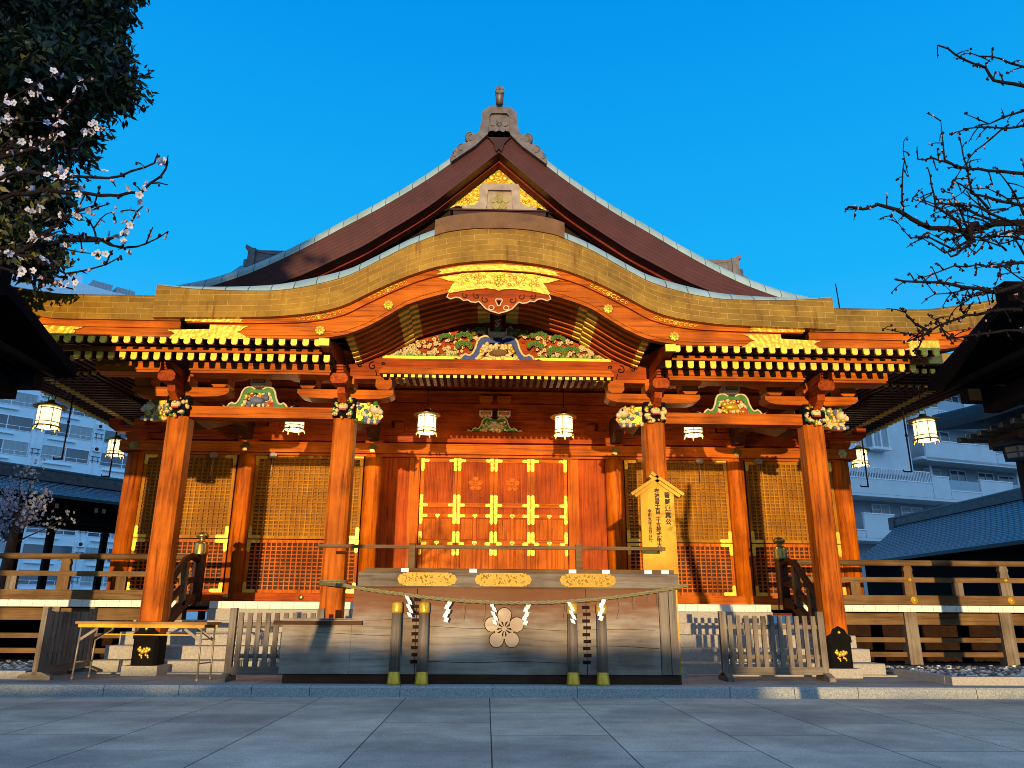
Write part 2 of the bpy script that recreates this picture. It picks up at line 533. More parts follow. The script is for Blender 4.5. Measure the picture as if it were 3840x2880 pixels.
for a, b in zip(xs, xs[1:]):
    kb.prism_x([(10.05, -.2), (10.05, .108), (10.072, .132), (10.35, .132), (10.35, -.2)], a + .004, b - .004)
kb.box(-30, 30, 10.08, 10.34, -.25, .11)
struct(kb.build('kerb', 'kerbstone'))

# ================================================================== shrine hall
hall = thing('shrine_hall', 'great timber shrine hall with a curved gable porch, gilded eaves and shut red doors', 'shrine', (0, 15.3, .13), off=(0, 15.3, .13))
def P(name, mb, mats, parent=None): return mb.build(name, mats, parent or hall)

TOP = smooth_curve([(0, 6.585), (.3, 6.575), (.8, 6.50), (1.05, 6.40), (1.38, 6.245), (1.66, 6.08), (1.95, 5.905), (2.26, 5.735), (2.66, 5.605), (3.0, 5.525), (3.4, 5.48), (3.85, 5.475), (4.42, 5.49), (5.0, 5.54)])
BOT = smooth_curve([(0, 6.06), (.45, 6.02), (.88, 5.94), (1.3, 5.79), (1.62, 5.64), (1.93, 5.47), (2.27, 5.28), (2.57, 5.185), (2.92, 5.125), (3.3, 5.085), (3.75, 5.07), (5, 5.04)])
THIN = smooth_curve([(0, 5.93), (.45, 5.90), (.88, 5.83), (1.2, 5.73), (1.51, 5.585), (1.93, 5.36), (2.27, 5.17), (2.6, 5.08), (2.92, 5.035), (3.68, 5.01), (5, 4.99)])
BARGE = smooth_curve([(0, 5.68), (.45, 5.65), (.76, 5.57), (1.35, 5.37), (1.61, 5.205), (1.91, 5.02), (2.25, 4.875), (2.49, 4.83), (2.75, 4.80), (3.6, 4.785), (5, 4.775)])
XS = frange(-4.98, 4.98, 97)
EAVE = smooth_curve([(0, 5.40), (5.5, 5.41), (6.3, 5.41), (6.9, 5.48), (7.7, 5.63)])

# ---- porch pillars
for k, px in enumerate((-5.0, -2.41, 2.52, 5.1)):
    c = .045
    p = P('porch_pillar', MB().cbox(px - .165, px + .165, 11.58, 11.91, .62, 3.93, c), 'pillar')
    b = MB()
    b.cbox(px - .18, px + .18, 11.565, 11.925, .26, .66, .04)
    b.prism([(px - .18, .62), (px - .175, .70), (px - .12, .74), (px - .09, .80), (px, .85), (px + .09, .80), (px + .12, .74), (px + .175, .70), (px + .18, .62)], 11.56, 11.59)
    sh = P('metal_shoe', b, 'black', p)
    b = MB()
    for dx, dz, r_ in ((-.055, .02, .034), (-.078, .03, .022), (-.02, 0, .035), (.03, .005, .034), (.06, .02, .03), (-.05, -.045, .018), (-.025, -.06, .018), (.035, -.045, .019), (.06, -.055, .017), (.075, .03, .026), (.04, .04, .028), (-.06, .055, .02), (0, .035, .02), (.07, -.08, .014), (-.02, -.085, .014)):
        b.blob((px + dx, 11.562, .45 + dz), r_, sq=(1, .5, 1), jit=.2)
    b.blob((px, 11.556, .76), .025)
    P('gilt_emblem', b, 'gold', sh)
    P('base_stone', MB().prism_z([(px - .25, 11.49), (px + .25, 11.49), (px + .25, 12.0), (px - .25, 12.0)], .1, .26), 'granite', p)

# ---- carved lion capitals
CARV = ['cream', 'gold', 'green', 'slate', 'scarlet', 'black']
def lion(b, x, y, z, d, s=1.0):
    """crouching lion head seen from the front (d=0) or looking sideways (d=-1, 1)"""
    rnd = random.Random(int((x + 9) * 100))
    if d == 0:
        b.box(x - .17 * s, x + .17 * s, y + .03, y + .2, z - .15 * s, z + .17 * s, 5)
        for q in range(34):
            a = rnd.uniform(0, 6.28); r_ = rnd.uniform(.10, .17) * s
            b.blob((x + r_ * math.cos(a), y + .03, z + r_ * math.sin(a)), rnd.uniform(.022, .042) * s, rnd.choice([0, 1, 2, 0, 1, 5]), jit=.2)
        b.blob((x, y - .02, z + .015), .075 * s, 0, 8, 6, (1.1, .9, .8))
        b.blob((x, y - .07, z + .035), .03 * s, 1)
        for q in (-1, 1):
            b.blob((x + q * .05 * s, y - .06, z + .07 * s), .02 * s, 5)
            b.blob((x + q * .055 * s, y - .05, z + .1 * s), .028 * s, 1, sq=(1.3, 1, .6))
            b.blob((x + q * .11 * s, y - .04, z - .115 * s), .05 * s, 0, sq=(1, 1, .7), jit=.1)
            for t_ in (-1, 0, 1): b.blob((x + q * .11 * s + t_ * .028, y - .09, z - .13 * s), .017 * s, 0)
        b.box(x - .055 * s, x + .055 * s, y - .07, y, z - .055 * s, z - .03 * s, 4)
        b.box(x - .05 * s, x + .05 * s, y - .075, y, z - .03 * s, z - .02 * s, 0)
    else:
        b.prism([(x, z - .13), (x + d * .30, z - .16), (x + d * .40, z - .02), (x + d * .33, z + .13), (x, z + .16)], y + .05, y + .22, 1)
        for q in range(46):
            u = rnd.uniform(0, .36); v = rnd.uniform(-.15, .15)
            b.blob((x + d * u, y + .04, z + v), rnd.uniform(.022, .045), rnd.choice([0, 0, 0, 1, 1, 2, 3]), jit=.25)
        b.blob((x + d * .30, y + .02, z + .04), .085, 0, 8, 6, (1.1, .9, .9))
        b.blob((x + d * .38, y + .02, z + .0), .05, 0)
        b.blob((x + d * .33, y - .06, z + .07), .018, 5)
        for q in range(5): b.blob((x + d * (.16 + .05 * q), y - .02, z - .16 - .015 * (q % 2)), .034, 0 if q % 2 else 3)
for px, d in ((-5.0, -1), (-2.41, 1), (2.52, -1), (5.1, 1)):
    b = MB()
    lion(b, px, 11.5, 4.08, 0)
    lion(b, px + d * .18, 11.62, 4.05, d)
    P('lion_capital', b, CARV)
    # bracket arms, blocks and the stepped nose that reaches forward
    b = MB()
    arm = [(-.76, 4.395), (-.76, 4.33), (-.70, 4.285), (-.58, 4.255), (-.25, 4.245), (.25, 4.245), (.58, 4.255), (.70, 4.285), (.76, 4.33), (.76, 4.395)]
    b.prism([(px + x, z) for x, z in arm], 11.57, 11.86)
    for o in (-.60, 0, .60):
        b.prism([(px + o - .085, 4.40), (px + o + .085, 4.40), (px + o + .13, 4.455), (px + o + .13, 4.575), (px + o - .13, 4.575), (px + o - .13, 4.455)], 11.55, 11.88)
    P('bracket_arm', b, 'wood_x')
    b = MB()
    top = [(-.98, 4.65), (-.98, 4.63), (-.90, 4.60), (-.74, 4.578), (.74, 4.578), (.90, 4.60), (.98, 4.63), (.98, 4.65)]
    b.prism([(px + x, z) for x, z in top], 11.58, 11.85)
    for q in (-1, 1):                      # carved cloud scroll at each end
        sp = [(px + q * (.93 - .075 * t * math.cos(7 * t) * .9), 11.57, 4.622 + .05 * t * math.sin(7 * t)) for t in frange(.1, 1, 18)]
        b.tube(sp, .008, 5, 1)
    P('bracket_cap', b, ['wood_x', 'gold'])
    b = MB()
    b.prism_x([(11.05, 4.63), (11.05, 4.50), (11.12, 4.44), (11.2, 4.36), (11.24, 4.24), (11.4, 4.14), (11.9, 4.10), (11.9, 4.63)], px - .06, px + .06)
    b.prism([(px - .09, 4.49), (px - .13, 4.44), (px - .13, 4.37), (px - .09, 4.33), (px + .09, 4.33), (px + .13, 4.37), (px + .13, 4.44), (px + .09, 4.49)], 11.0, 11.3)
    for q in range(4): b.box(px - .055, px + .055, 10.98 + .02 * q, 11.06, 4.62 - .04 * q - .03, 4.62 - .04 * q)
    P('bracket_nose', b, 'red_y')
    # curved tie from the pillar back to the hall column
    cx_ = {-5.0: -5.06, -2.41: -2.48, 2.52: 2.5, 5.1: 5.03}[px]
    up_ = [(11.9, 4.30), (12.6, 4.36), (13.4, 4.58), (14.2, 4.80), (15.3, 4.88)]
    lo_ = [(15.3, 4.38), (15.0, 4.36), (14.75, 4.52), (14.2, 4.46), (13.4, 4.20), (12.8, 4.0), (12.3, 4.0), (11.9, 4.06)]
    P('curved_tie_beam', MB().prism_x(up_ + lo_, cx_ - .1, cx_ + .1), 'dark_y')

# ---- purlin, flat tie beams, rainbow beam
for x0, x1 in ((-6.05, -5.09), (-4.66, -2.53), (2.63, 4.76), (5.19, 6.06)):
    b = MB().box(x0, x1, 10.96, 11.3, 4.487, 4.612)
    b.box(x0 + .02, x1 - .02, 10.98, 11.28, 4.455, 4.4865)
    P('purlin', b, 'wood_x')
for x0, x1 in ((-6.3, -2.62), (2.70, 6.3)):
    P('inner_purlin', MB().box(x0, x1, 11.60, 11.86, 4.655, 4.81), 'wood_x')
for x0, x1 in ((-4.835, -2.575), (2.685, 4.935)):
    b = MB().box(x0, x1, 11.62, 11.86, 3.925, 4.105)
    P('flat_tie_beam', b, 'wood_x')
b = MB()
rb = [(-2.42, 4.64), (-1.9, 4.64), (-1.4, 4.70), (0, 4.72), (1.4, 4.70), (1.9, 4.64), (2.42, 4.64), (2.42, 4.86), (2.0, 4.93), (0, 4.935), (-2.0, 4.93), (-2.42, 4.86)]
b.prism(rb, 11.56, 11.88)
for q in (-1, 1):                          # inlaid black scrolls
    for cx_, cz, r_, ph in ((2.0, 4.79, .075, 0), (2.2, 4.80, .05, 1), (1.84, 4.83, .035, 2)):
        b.tube([(q * (cx_ + r_ * t * math.cos(8 * t + ph)), 11.555, cz + r_ * t * math.sin(8 * t + ph)) for t in frange(.12, 1, 26)], .009, 5, 1)
    b.tube([(q * (1.95 - .02 * t), 11.555, 4.72 - .085 * t) for t in frange(0, 1, 4)], .008, 5, 1)
P('rainbow_beam', b, ['red_x', 'black'])
b = MB().prism([(-1.86, 4.612), (1.86, 4.612), (1.86, 4.66), (1.80, 4.712), (-1.80, 4.712), (-1.86, 4.66)], 11.36, 11.56)
P('lower_board', b, 'wood_x')
for i in range(33):
    x = -1.776 + .111 * i
    r_ = P('small_rafter', MB().box(x - .027, x + .027, 11.40, 11.85, 4.56, 4.607), 'dark_y')
    P('gilt_end', MB().box(x - .028, x + .028, 11.385, 11.402, 4.562, 4.606), 'cap_gold', r_)

# ---- frog-leg struts
def froglegs(b, x, z0, w, h, y, mi_leg, mi_rim, rows=7):
    leg = [(.50, .0), (.475, .045), (.43, .075), (.395, .055), (.37, .055), (.335, .085), (.30, .16), (.275, .26), (.24, .315), (.17, .345), (.12, .335), (.06, .30), (0, .30)]
    o = [(q * w / .5, z * h / .35) for q, z in leg]
    inner = [(0, .245), (.12, .245), (.2, .225), (.235, .15), (.27, .05), (.30, 0)]
    n_ = [(q * w / .5, z * h / .35) for q, z in inner]
    for sgn in (-1, 1):
        b.prism([(x + sgn * q, z0 + z) for q, z in o + n_], y, y + .12, mi_leg)
        b.tube([(x + sgn * q, y - .004, z0 + z) for q, z in o[:-1]], .017 * h / .35, 6, mi_rim)
        b.prism([(x + sgn * w * 1.0, z0), (x + sgn * w * 1.22, z0 + .045), (x + sgn * w * 1.13, z0 + .02), (x + sgn * w * 1.24, z0 + .005), (x + sgn * w * 1.1, z0)], y + .02, y + .08, mi_rim)
def relief(b, x, z, w, h, y, n, mats_, r=(.02, .045), rnd=None):
    rnd = rnd or random.Random(3)
    for _ in range(n):
        u, v = rnd.uniform(-1, 1), rnd.uniform(0, 1)
        if abs(u) > 1.02 - .32 * v: continue
        b.blob((x + u * w, y + rnd.uniform(-.02, .02), z + v * h), rnd.uniform(*r), rnd.choice(mats_), n=6, m=4, sq=(1, .7, rnd.uniform(.7, 1.2)), jit=.3)
for x, sd in ((-3.80, 1), (3.82, 2)):
    b = MB()
    froglegs(b, x, 4.106, .47, .345, 11.66, 0, 1)
    relief(b, x, 4.115, .27, .235, 11.69, 130, [1, 1, 1, 2, 3, 4] if sd == 1 else [1, 1, 1, 2, 2, 4], rnd=random.Random(sd))
    b.blob((x - .02, 11.66, 4.22), .075, 3 if sd == 1 else 2, 8, 6, (1.7, .6, .8), .1)
    b.blob((x + .13 - .26 * (sd == 2), 11.65, 4.26), .05, 3 if sd == 1 else 2, 8, 6)
    for q in (-.1, -.04, .05, .1): b.tube([(x + q, 11.66, 4.2), (x + q * 1.25, 11.65, 4.12)], .016, 5, 3 if sd == 1 else 2)
    b.box(x - .13, x + .13, 11.6, 11.86, 4.47, 4.578, 1)
    b.box(x - .10, x + .10, 11.592, 11.6, 4.495, 4.555, 4)
    b.box(x - .085, x + .085, 11.588, 11.592, 4.51, 4.54, 2)
    for q in range(5): b.prism([(x - .1 + .05 * q - .025, 4.47), (x - .1 + .05 * q + .025, 4.47), (x - .1 + .05 * q, 4.435)], 11.61, 11.66, 1)
    b.prism([(x - .34, 4.65), (x - .30, 4.61), (x - .19, 4.582), (x + .19, 4.582), (x + .30, 4.61), (x + .34, 4.65)], 11.54, 11.57, 5)
    for q in (-1, 1):
        b.tube([(x + q * (.22 + .045 * t * math.cos(8 * t)), 11.535, 4.615 + .035 * t * math.sin(8 * t)) for t in frange(.1, 1, 16)], .006, 5, 1)
        b.blob((x + q * .31, 11.53, 4.60), .03, 4, sq=(1.3, .6, .8))
    P('frog_leg_strut', b, ['green', 'cream', 'gold', 'slate', 'scarlet', 'blue'])

# ---- pediment carving inside the curved gable
PED = smooth_curve([(0, 5.60), (.3, 5.56), (.52, 5.50), (.88, 5.44), (1.29, 5.32), (1.53, 5.21), (1.71, 5.08), (1.93, 4.94)])
xs = frange(-1.93, 1.93, 41)
P('pediment_panel', MB().strip(xs, [PED(x) + .0 for x in xs], [4.9] * 41, 11.74, 11.8), 'red_x')
b = MB()
rnd = random.Random(11)
def blossom(b, x, y, z, r, mp_, mc):
    a0 = rnd.uniform(0, 1.2)
    for k in range(5):
        a = a0 + 1.2566 * k
        b.blob((x + r * .62 * math.cos(a), y, z + r * .62 * math.sin(a)), r * .46, mp_, 6, 4, (1, .5, 1))
    b.blob((x, y - r * .25, z), r * .22, mc)
n = 0
while n < 330:
    x = rnd.uniform(-1.75, 1.75)
    zt = PED(x) - .03
    z = rnd.uniform(4.98, zt)
    if abs(x) < .56 and z < 5.32: continue
    if abs(x) < .2: continue
    n += 1
    if rnd.random() < .62: blossom(b, x, 11.69 + rnd.uniform(-.02, .02), z, rnd.uniform(.026, .043), 0, 1)
    else: b.blob((x, 11.70, z), rnd.uniform(.012, .03), rnd.choice([0, 1, 2, 2]), jit=.3)
for k in range(26):
    x = rnd.uniform(-1.5, 1.5)
    z = rnd.uniform(4.98, PED(x) - .1)
    a = rnd.uniform(-.7, 3.8)
    b.tube([(x, 11.72, z), (x + .1 * math.cos(a), 11.71, z + .05 * math.sin(a)), (x + .2 * math.cos(a + .4), 11.72, z + .1 * math.sin(a + .5))], .011, 5, 3)
P('plum_blossom_carving', b, ['cream', 'gold', 'scarlet', 'rail_x'])
for x, z, r_ in ((-.28, 5.46, .16), (-.55, 5.38, .16), (-.85, 5.36, .14), (-.55, 5.22, .17), (.26, 5.45, .15), (.42, 5.43, .13), (.68, 5.42, .16), (1.0, 5.37, .14), (.62, 5.24, .16), (.98, 5.13, .2), (1.22, 5.17, .15)):
    b = MB()
    for k in range(9):
        a = math.pi * (k + .5) / 9
        q = r_ * (.8 if k % 2 else .66)
        b.blob((x + q * math.cos(a), 11.66 - .004 * k, z - .05 + q * .62 * math.sin(a)), r_ * .25, 1, 8, 4, (.95, .4, 1.1))
        b.blob((x + q * math.cos(a), 11.645 - .004 * k, z - .052 + q * .62 * math.sin(a)), r_ * .19, 0, 8, 4, (.9, .5, 1.1))
    P('pine_carving', b, ['green', 'gold'])
b = MB()
for x in frange(-1.62, 1.62, 19):
    if abs(x) < .72: continue
    for k in range(5):
        a = math.pi * (.1 + .2 * k) + rnd.uniform(-.1, .1)
        l_ = rnd.uniform(.07, .12)
        c_, s_ = math.cos(a), math.sin(a)
        b.prism([(x, 4.975), (x + l_ * .5 * c_ - .018 * s_, 4.985 + l_ * .5 * s_ + .018 * c_), (x + l_ * c_, 4.985 + l_ * s_), (x + l_ * .5 * c_ + .018 * s_, 4.985 + l_ * .5 * s_ - .018 * c_)], 11.63 + .008 * k, 11.65 + .008 * k, k % 2)
b.strip(frange(-1.86, 1.86, 9), [4.99] * 9, [4.945] * 9, 11.60, 11.72, 2)
P('bamboo_leaf_carving', b, ['lime', 'green', 'gold'])
b = MB()
froglegs(b, 0, 4.945, .60, .41, 11.58, 0, 1)
relief(b, 0, 4.95, .34, .27, 11.61, 150, [1, 1, 1, 2], rnd=random.Random(5))
b.blob((.02, 11.58, 5.06), .075, 3, 8, 6, (2, .6, .8), .15)
b.box(-.155, .155, 11.56, 11.84, 5.375, 5.42, 1)
b.box(-.155, -.135, 11.56, 11.8, 5.42, 5.48, 1)
b.box(.135, .155, 11.56, 11.8, 5.42, 5.48, 1)
b.prism([(-.155, 5.375), (-.11, 5.33), (.11, 5.33), (.155, 5.375)], 11.57, 11.8, 1)
P('blue_frog_leg_strut', b, ['blue', 'cream', 'gold', 'rail_x'])
b = MB()
b.box(-.065, .065, 11.6, 11.73, 5.42, 6.0, 0)
b.box(-.055, .055, 11.585, 11.6, 5.42, 5.50, 2)
b.box(-.055, .055, 11.585, 11.6, 5.50, 5.66, 1)
for q in range(16): b.blob((rnd.uniform(-.04, .04), 11.583, rnd.uniform(5.515, 5.65)), .013, 3, jit=.3)
P('king_post', b, ['red_z', 'scarlet', 'green', 'cream'])

# ---- arched ribs under the curved gable, gilt at the ends
for j in range(7):
    y = 10.60 + .165 * j
    b, ends = MB(), []
    for sgn in (-1, 1):
        for x0, x1, dz in ((.14, 1.36, .035), (1.40, 2.24, .0)):
            xs = [sgn * t for t in frange(x0, x1, 12)]
            if sgn < 0: xs = xs[::-1]
            zt = [BARGE(x) + .10 + dz - .018 * j for x in xs]
            b.strip(xs, zt, [q - .075 - .0 for q in zt], y, y + .085)
        for xe, dz, w in ((1.43, .0, .16), (1.30, .035, .14), (2.21, 0, .10), (.23, .035, .20)):
            g = MB(); ends.append(g)
            xs = sorted([sgn * (xe - w / 2), sgn * xe, sgn * (xe + w / 2)])
            zt = [BARGE(x) + .108 + dz - .018 * j for x in xs]
            g.strip(xs, zt, [q - .088 for q in zt], y - .008, y + .09)
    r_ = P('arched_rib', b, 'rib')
    for g in ends: P('gilt_rib_end', g, 'cap_gold', r_)
xs = frange(-2.35, 2.35, 45)
P('vault_back', MB().strip([-2.2, -1.2, 0, 1.2, 2.2], [BARGE(x) + .2 for x in (-2.2, -1.2, 0, 1.2, 2.2)], [4.9] * 5, 11.86, 11.9), 'red_x')
P('arched_ceiling', MB().strip(xs, [BARGE(x) + .24 for x in xs], [BARGE(x) + .15 for x in xs], 10.42, 11.85), 'red_x')

# ---- eaves: rafters with gilt caps
CAP = [(-.043, .048), (-.043, -.026), (-.026, -.048), (.026, -.048), (.043, -.026), (.043, .048)]
def rafter_proto(name, y0, L, slope, z, h):
    b = MB()
    b.prism_x([(0, -h / 2), (0, h / 2), (L, h / 2 + slope * L), (L, -h / 2 + slope * L)], -.04, .04)
    r_ = b.build(name, 'dark_y', hall, (0, y0 - 15.3, z - .13))
    P('gilt_cap', MB().prism([(x, q * h / .096) for x, q in CAP], -.012, .022), 'cap_gold', r_)
    return r_
fly = rafter_proto('flying_rafter', 10.31, .75, .27, 4.722, .096)
base = rafter_proto('base_rafter', 10.60, 1.7, .30, 4.578, .112)
def put(proto, x, first):
    o = proto if first else copy_tree(proto, hall)
    o.location.x = x
for i in range(23):
    put(fly, -6.34 + .1695 * i, i == 0)
    put(base, -6.157 + .1650 * i, i == 0)
for i in range(23):
    put(fly, 2.62 + .1755 * i, False)
    put(base, 2.548 + .1690 * i, False)
for x0, x1 in ((-6.5, -2.6), (2.6, 6.5)):
    b = MB()
    for i in range(1):
        b.prism_x([(10.56, 4.637), (10.56, 4.705), (10.70, 4.76), (10.70, 4.68)], x0, x1)
    P('eave_batten', b, 'wood_x')
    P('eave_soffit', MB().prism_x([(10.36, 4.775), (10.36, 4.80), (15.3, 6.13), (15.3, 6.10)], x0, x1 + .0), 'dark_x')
for sgn in (-1, 1):                        # corner arms at the ends of the vault
    b = MB()
    x = sgn * 2.52
    b.prism_x([(10.33, 4.68), (10.33, 4.79), (11.5, 5.05), (11.6, 4.85), (11.55, 4.62), (11.3, 4.66)], x - .055, x + .055)
    P('corner_arm', b, 'red_y')
    P('gilt_plate', MB().box(x - .075, x + .075, 10.29, 10.335, 4.68, 4.785), 'cap_gold')

# ---- bargeboards and the thick shingled edge
xs = frange(-4.2, 4.2, 81)
P('lower_bargeboard', MB().strip(xs, [THIN(x) + .02 for x in xs], [BARGE(x) for x in xs], 10.36, 10.46), 'wood_x')
P('bargeboard_bead', MB().strip(xs, [BARGE(x) + .075 for x in xs], [BARGE(x) + .055 for x in xs], 10.345, 10.37), 'wood_x')
xs = frange(-4.52, 4.52, 85)
P('upper_bargeboard', MB().strip(xs, [BOT(x) + .02 for x in xs], [THIN(x) for x in xs], 10.31, 10.46), 'wood_x')
cg = P('curved_roof_edge', MB().strip(XS, [TOP(x) for x in XS], [BOT(x) for x in XS], 10.22, 10.7), 'copper_band')
b = MB()
rows = []
for dy, dz, k in ((10.215, 0, 1), (10.225, .05, 1), (10.30, .15, 1), (10.44, .235, 1), (10.7, .31, 1), (11.2, .36, .6), (12.6, .50, 0), (15.6, .80, 0)):
    rows.append([(x, dy, TOP(x) + dz * (1 - k * .62 * max(0, min(1, (abs(x) - 2.9) / 1.9)))) for x in XS])
b.grid(rows)
P('curved_roof', b, 'tile')
for sgn in (-1, 1):
    xs = frange(4.62, 7.7, 33)
    if sgn < 0: xs = [-x for x in xs[::-1]]
    P('eave_edge', MB().strip(xs, [EAVE(x) for x in xs], [EAVE(x) - .375 for x in xs], 10.31, 10.8, off=.2), 'copper_band')
    P('eave_board', MB().strip(xs, [EAVE(x) - .36 for x in xs], [EAVE(x) - .475 for x in xs], 10.36, 10.5), 'wood_x')
    P('eave_fascia', MB().strip(xs, [EAVE(x) - .47 for x in xs], [EAVE(x) - .625 for x in xs], 10.385, 10.5), 'wood_x')
    b = MB()
    rows = [[(x, y, EAVE(x) + dz) for x in xs] for y, dz in ((10.305, 0), (10.34, .02), (10.6, .07), (12, .34), (14.2, .85))]
    b.grid(rows)
    b.grid([[(xs[0 if sgn < 0 else -1], y, EAVE(7.7) + dz) for y, dz in ((10.31, 0), (12, .3), (14.2, .85))], [(xs[0 if sgn < 0 else -1], y, EAVE(7.7) - .6 + dz) for y, dz in ((10.31, 0), (12, .3), (14.2, .85))]], flip=sgn < 0)
    P('porch_roof', b, 'roof')

# ---- gilt fittings on the bargeboards
def gilt(name, pts, y0, y1, mats='gold_relief', extra=None):
    b = MB()
    b.prism(pts, y0, y1, 0)
    if extra: extra(b)
    return P(name, b, mats)
for sgn in (-1, 1):
    f = lambda pts: [(sgn * x, z) for x, z in pts]
    gilt('gilt_fitting', f([(4.54, 5.02), (4.54, 5.085), (3.70, 5.095), (3.76, 5.075), (3.72, 5.055), (3.76, 5.03), (3.69, 5.012), (4.2, 5.012)]), 10.295, 10.32)
    gilt('gilt_fitting', f([(4.19, 4.985), (3.62, 4.975), (3.70, 4.945), (3.74, 4.90), (3.80, 4.88), (3.72, 4.855), (3.66, 4.81), (3.58, 4.775), (4.19, 4.775)]), 10.335, 10.37)
    gilt('gilt_fitting', f([(4.19, 4.925), (4.80, 4.90), (4.72, 4.875), (4.68, 4.845), (4.72, 4.82), (4.76, 4.785), (4.74, 4.768), (4.19, 4.77)]), 10.355, 10.39)
    gilt('gilt_fitting', f([(6.0, 4.925), (6.58, 4.94), (6.58, 4.785), (6.04, 4.785), (6.12, 4.82), (6.10, 4.86), (6.14, 4.88), (6.06, 4.90)]), 10.355, 10.39)
    for x, z in ((1.63, 5.35), (2.60, 4.93)):
        b = MB()
        for k in range(8):
            a = .785 * k
            b.blob((sgn * x + .052 * math.cos(a), 10.345, z + .052 * math.sin(a)), .03, sq=(1, .6, 1))
        b.lathe([(.062, 0), (.06, .02), (.045, .03), (.03, .028), (.025, .04), (.0, .045)], (0, 0, 0), 12)
        o_ = len(b.v) - 12 * 6
        for q in range(o_, len(b.v)):
            v = b.v[q]
            b.v[q] = (sgn * x + v[0], 10.355 - v[2], z + v[1])
        P('gilt_rosette', b, 'gold')
    for x0, x1 in ((1.39, 1.90), (2.33, 2.92)):
        b = MB()
        for k in range(9):
            t = k / 8
            x = x0 + (x1 - x0) * t
            z = (BOT(x) + THIN(x)) / 2
            r_ = .022 + .018 * (1 - abs(2 * t - 1))
            b.tube([(sgn * (x + r_ * math.cos(a)), 10.30, z + r_ * .8 * math.sin(a)) for a in frange(0, 5.4, 9)], .0075, 5)
        b.blob((sgn * (x0 + x1) / 2, 10.3, (BOT((x0 + x1) / 2) + THIN((x0 + x1) / 2)) / 2), .035, sq=(1, .5, 1))
        P('gilt_scroll', b, 'gold')
# gegyo: gilt centre plate and its scrolled pendant
b = MB()
o = [(0, 6.02), (.5, 5.99), (.90, 5.90), (.86, 5.875), (.93, 5.83), (.5, 5.90), (0, 5.925)]
b.prism(o + [(-x, z) for x, z in o[-2:0:-1]], 10.285, 10.31)
o = [(0, 5.905), (.5, 5.88), (.91, 5.80), (.80, 5.765), (.74, 5.745), (.66, 5.735), (.70, 5.68), (.76, 5.57), (.74, 5.55), (.5, 5.60), (.2, 5.64), (.06, 5.625), (0, 5.60)]
b.prism(o + [(-x, z) for x, z in o[-2:0:-1]], 10.325, 10.37)
for k in range(70):
    x = rnd.uniform(-.62, .62)
    b.blob((x, 10.325, rnd.uniform(5.68, 5.86)), rnd.uniform(.014, .032), sq=(1, .5, 1), jit=.2)
for q in (0, 1, 2, 3, 4):
    a = 1.5708 + 1.2566 * q
    b.blob((.055 * math.cos(a), 10.318, 5.775 + .055 * math.sin(a)), .034, sq=(1, .5, 1), n=10)
P('gilt_gable_plate', b, 'gold_relief')
b = MB()
o = [(0, 5.63), (.3, 5.64), (.6, 5.60), (.75, 5.56), (.775, 5.50), (.72, 5.47), (.64, 5.50), (.58, 5.49), (.53, 5.45), (.46, 5.46), (.42, 5.43), (.35, 5.42), (.30, 5.44), (.26, 5.40), (.20, 5.33), (.12, 5.29), (.05, 5.27), (0, 5.25)]
b.prism(o + [(-x, z) for x, z in o[-2:0:-1]], 10.37, 10.47, 0)
for sgn in (-1, 1):
    b.tube([(sgn * x, 10.366, z) for x, z in o[3:]], .011, 6, 1)
    for cx_, cz, r_ in ((.33, 5.53, .055), (.50, 5.535, .05), (.2, 5.47, .06)):
        b.tube([(sgn * (cx_ + r_ * t * math.cos(7 * t)), 10.366, cz + r_ * t * math.sin(7 * t)) for t in frange(.15, 1, 18)], .009, 5, 2)
    b.tube([(sgn * (.11 + .04 * math.cos(a)), 10.36, 5.34 + .035 * math.sin(a)) for a in frange(0, 6.28, 13)], .009, 5, 1)
b.tube([(.045 * math.cos(a) * (1 + .25 * math.cos(3 * a - 1.57)), 10.36, 5.435 + .055 * math.sin(a) * (1 + .2 * math.cos(3 * a - 1.57))) for a in frange(0, 6.28, 25)], .01, 5, 1)
b.disc((0, 5.43), .034, 10.362, 10.37, 10, 3)
P('gable_pendant', b, ['red_x', 'cream', 'dark_x', 'black'])
# ---- plum crest helper (five discs and a spoked centre)
def crest(b, x, y, z, r, d, mi=0, spokes=True):
    for k in range(5):
        a = 1.5708 + 1.2566 * k
        b.disc((x + r * .64 * math.cos(a), z + r * .64 * math.sin(a)), r * .34, y - d, y, 18, mi)
        if spokes:
            for o in (0, .6283):
                a2 = a + o
                w = .055 if o == 0 else .05
                r0, r1 = r * .14, r * (.36 if o == 0 else .47)
                c_, s_ = math.cos(a2), math.sin(a2)
                b.prism([(x + r0 * c_ - w * .5 * r * s_, z + r0 * s_ + w * .5 * r * c_), (x + r0 * c_ + w * .5 * r * s_, z + r0 * s_ - w * .5 * r * c_),
                         (x + r1 * c_ + w * 1.3 * r * s_, z + r1 * s_ - w * 1.3 * r * c_), (x + r1 * c_ - w * 1.3 * r * s_, z + r1 * s_ + w * 1.3 * r * c_)], y - d * .9, y, mi)
    b.disc((x, z), r * .13, y - d * 1.05, y, 12, mi)

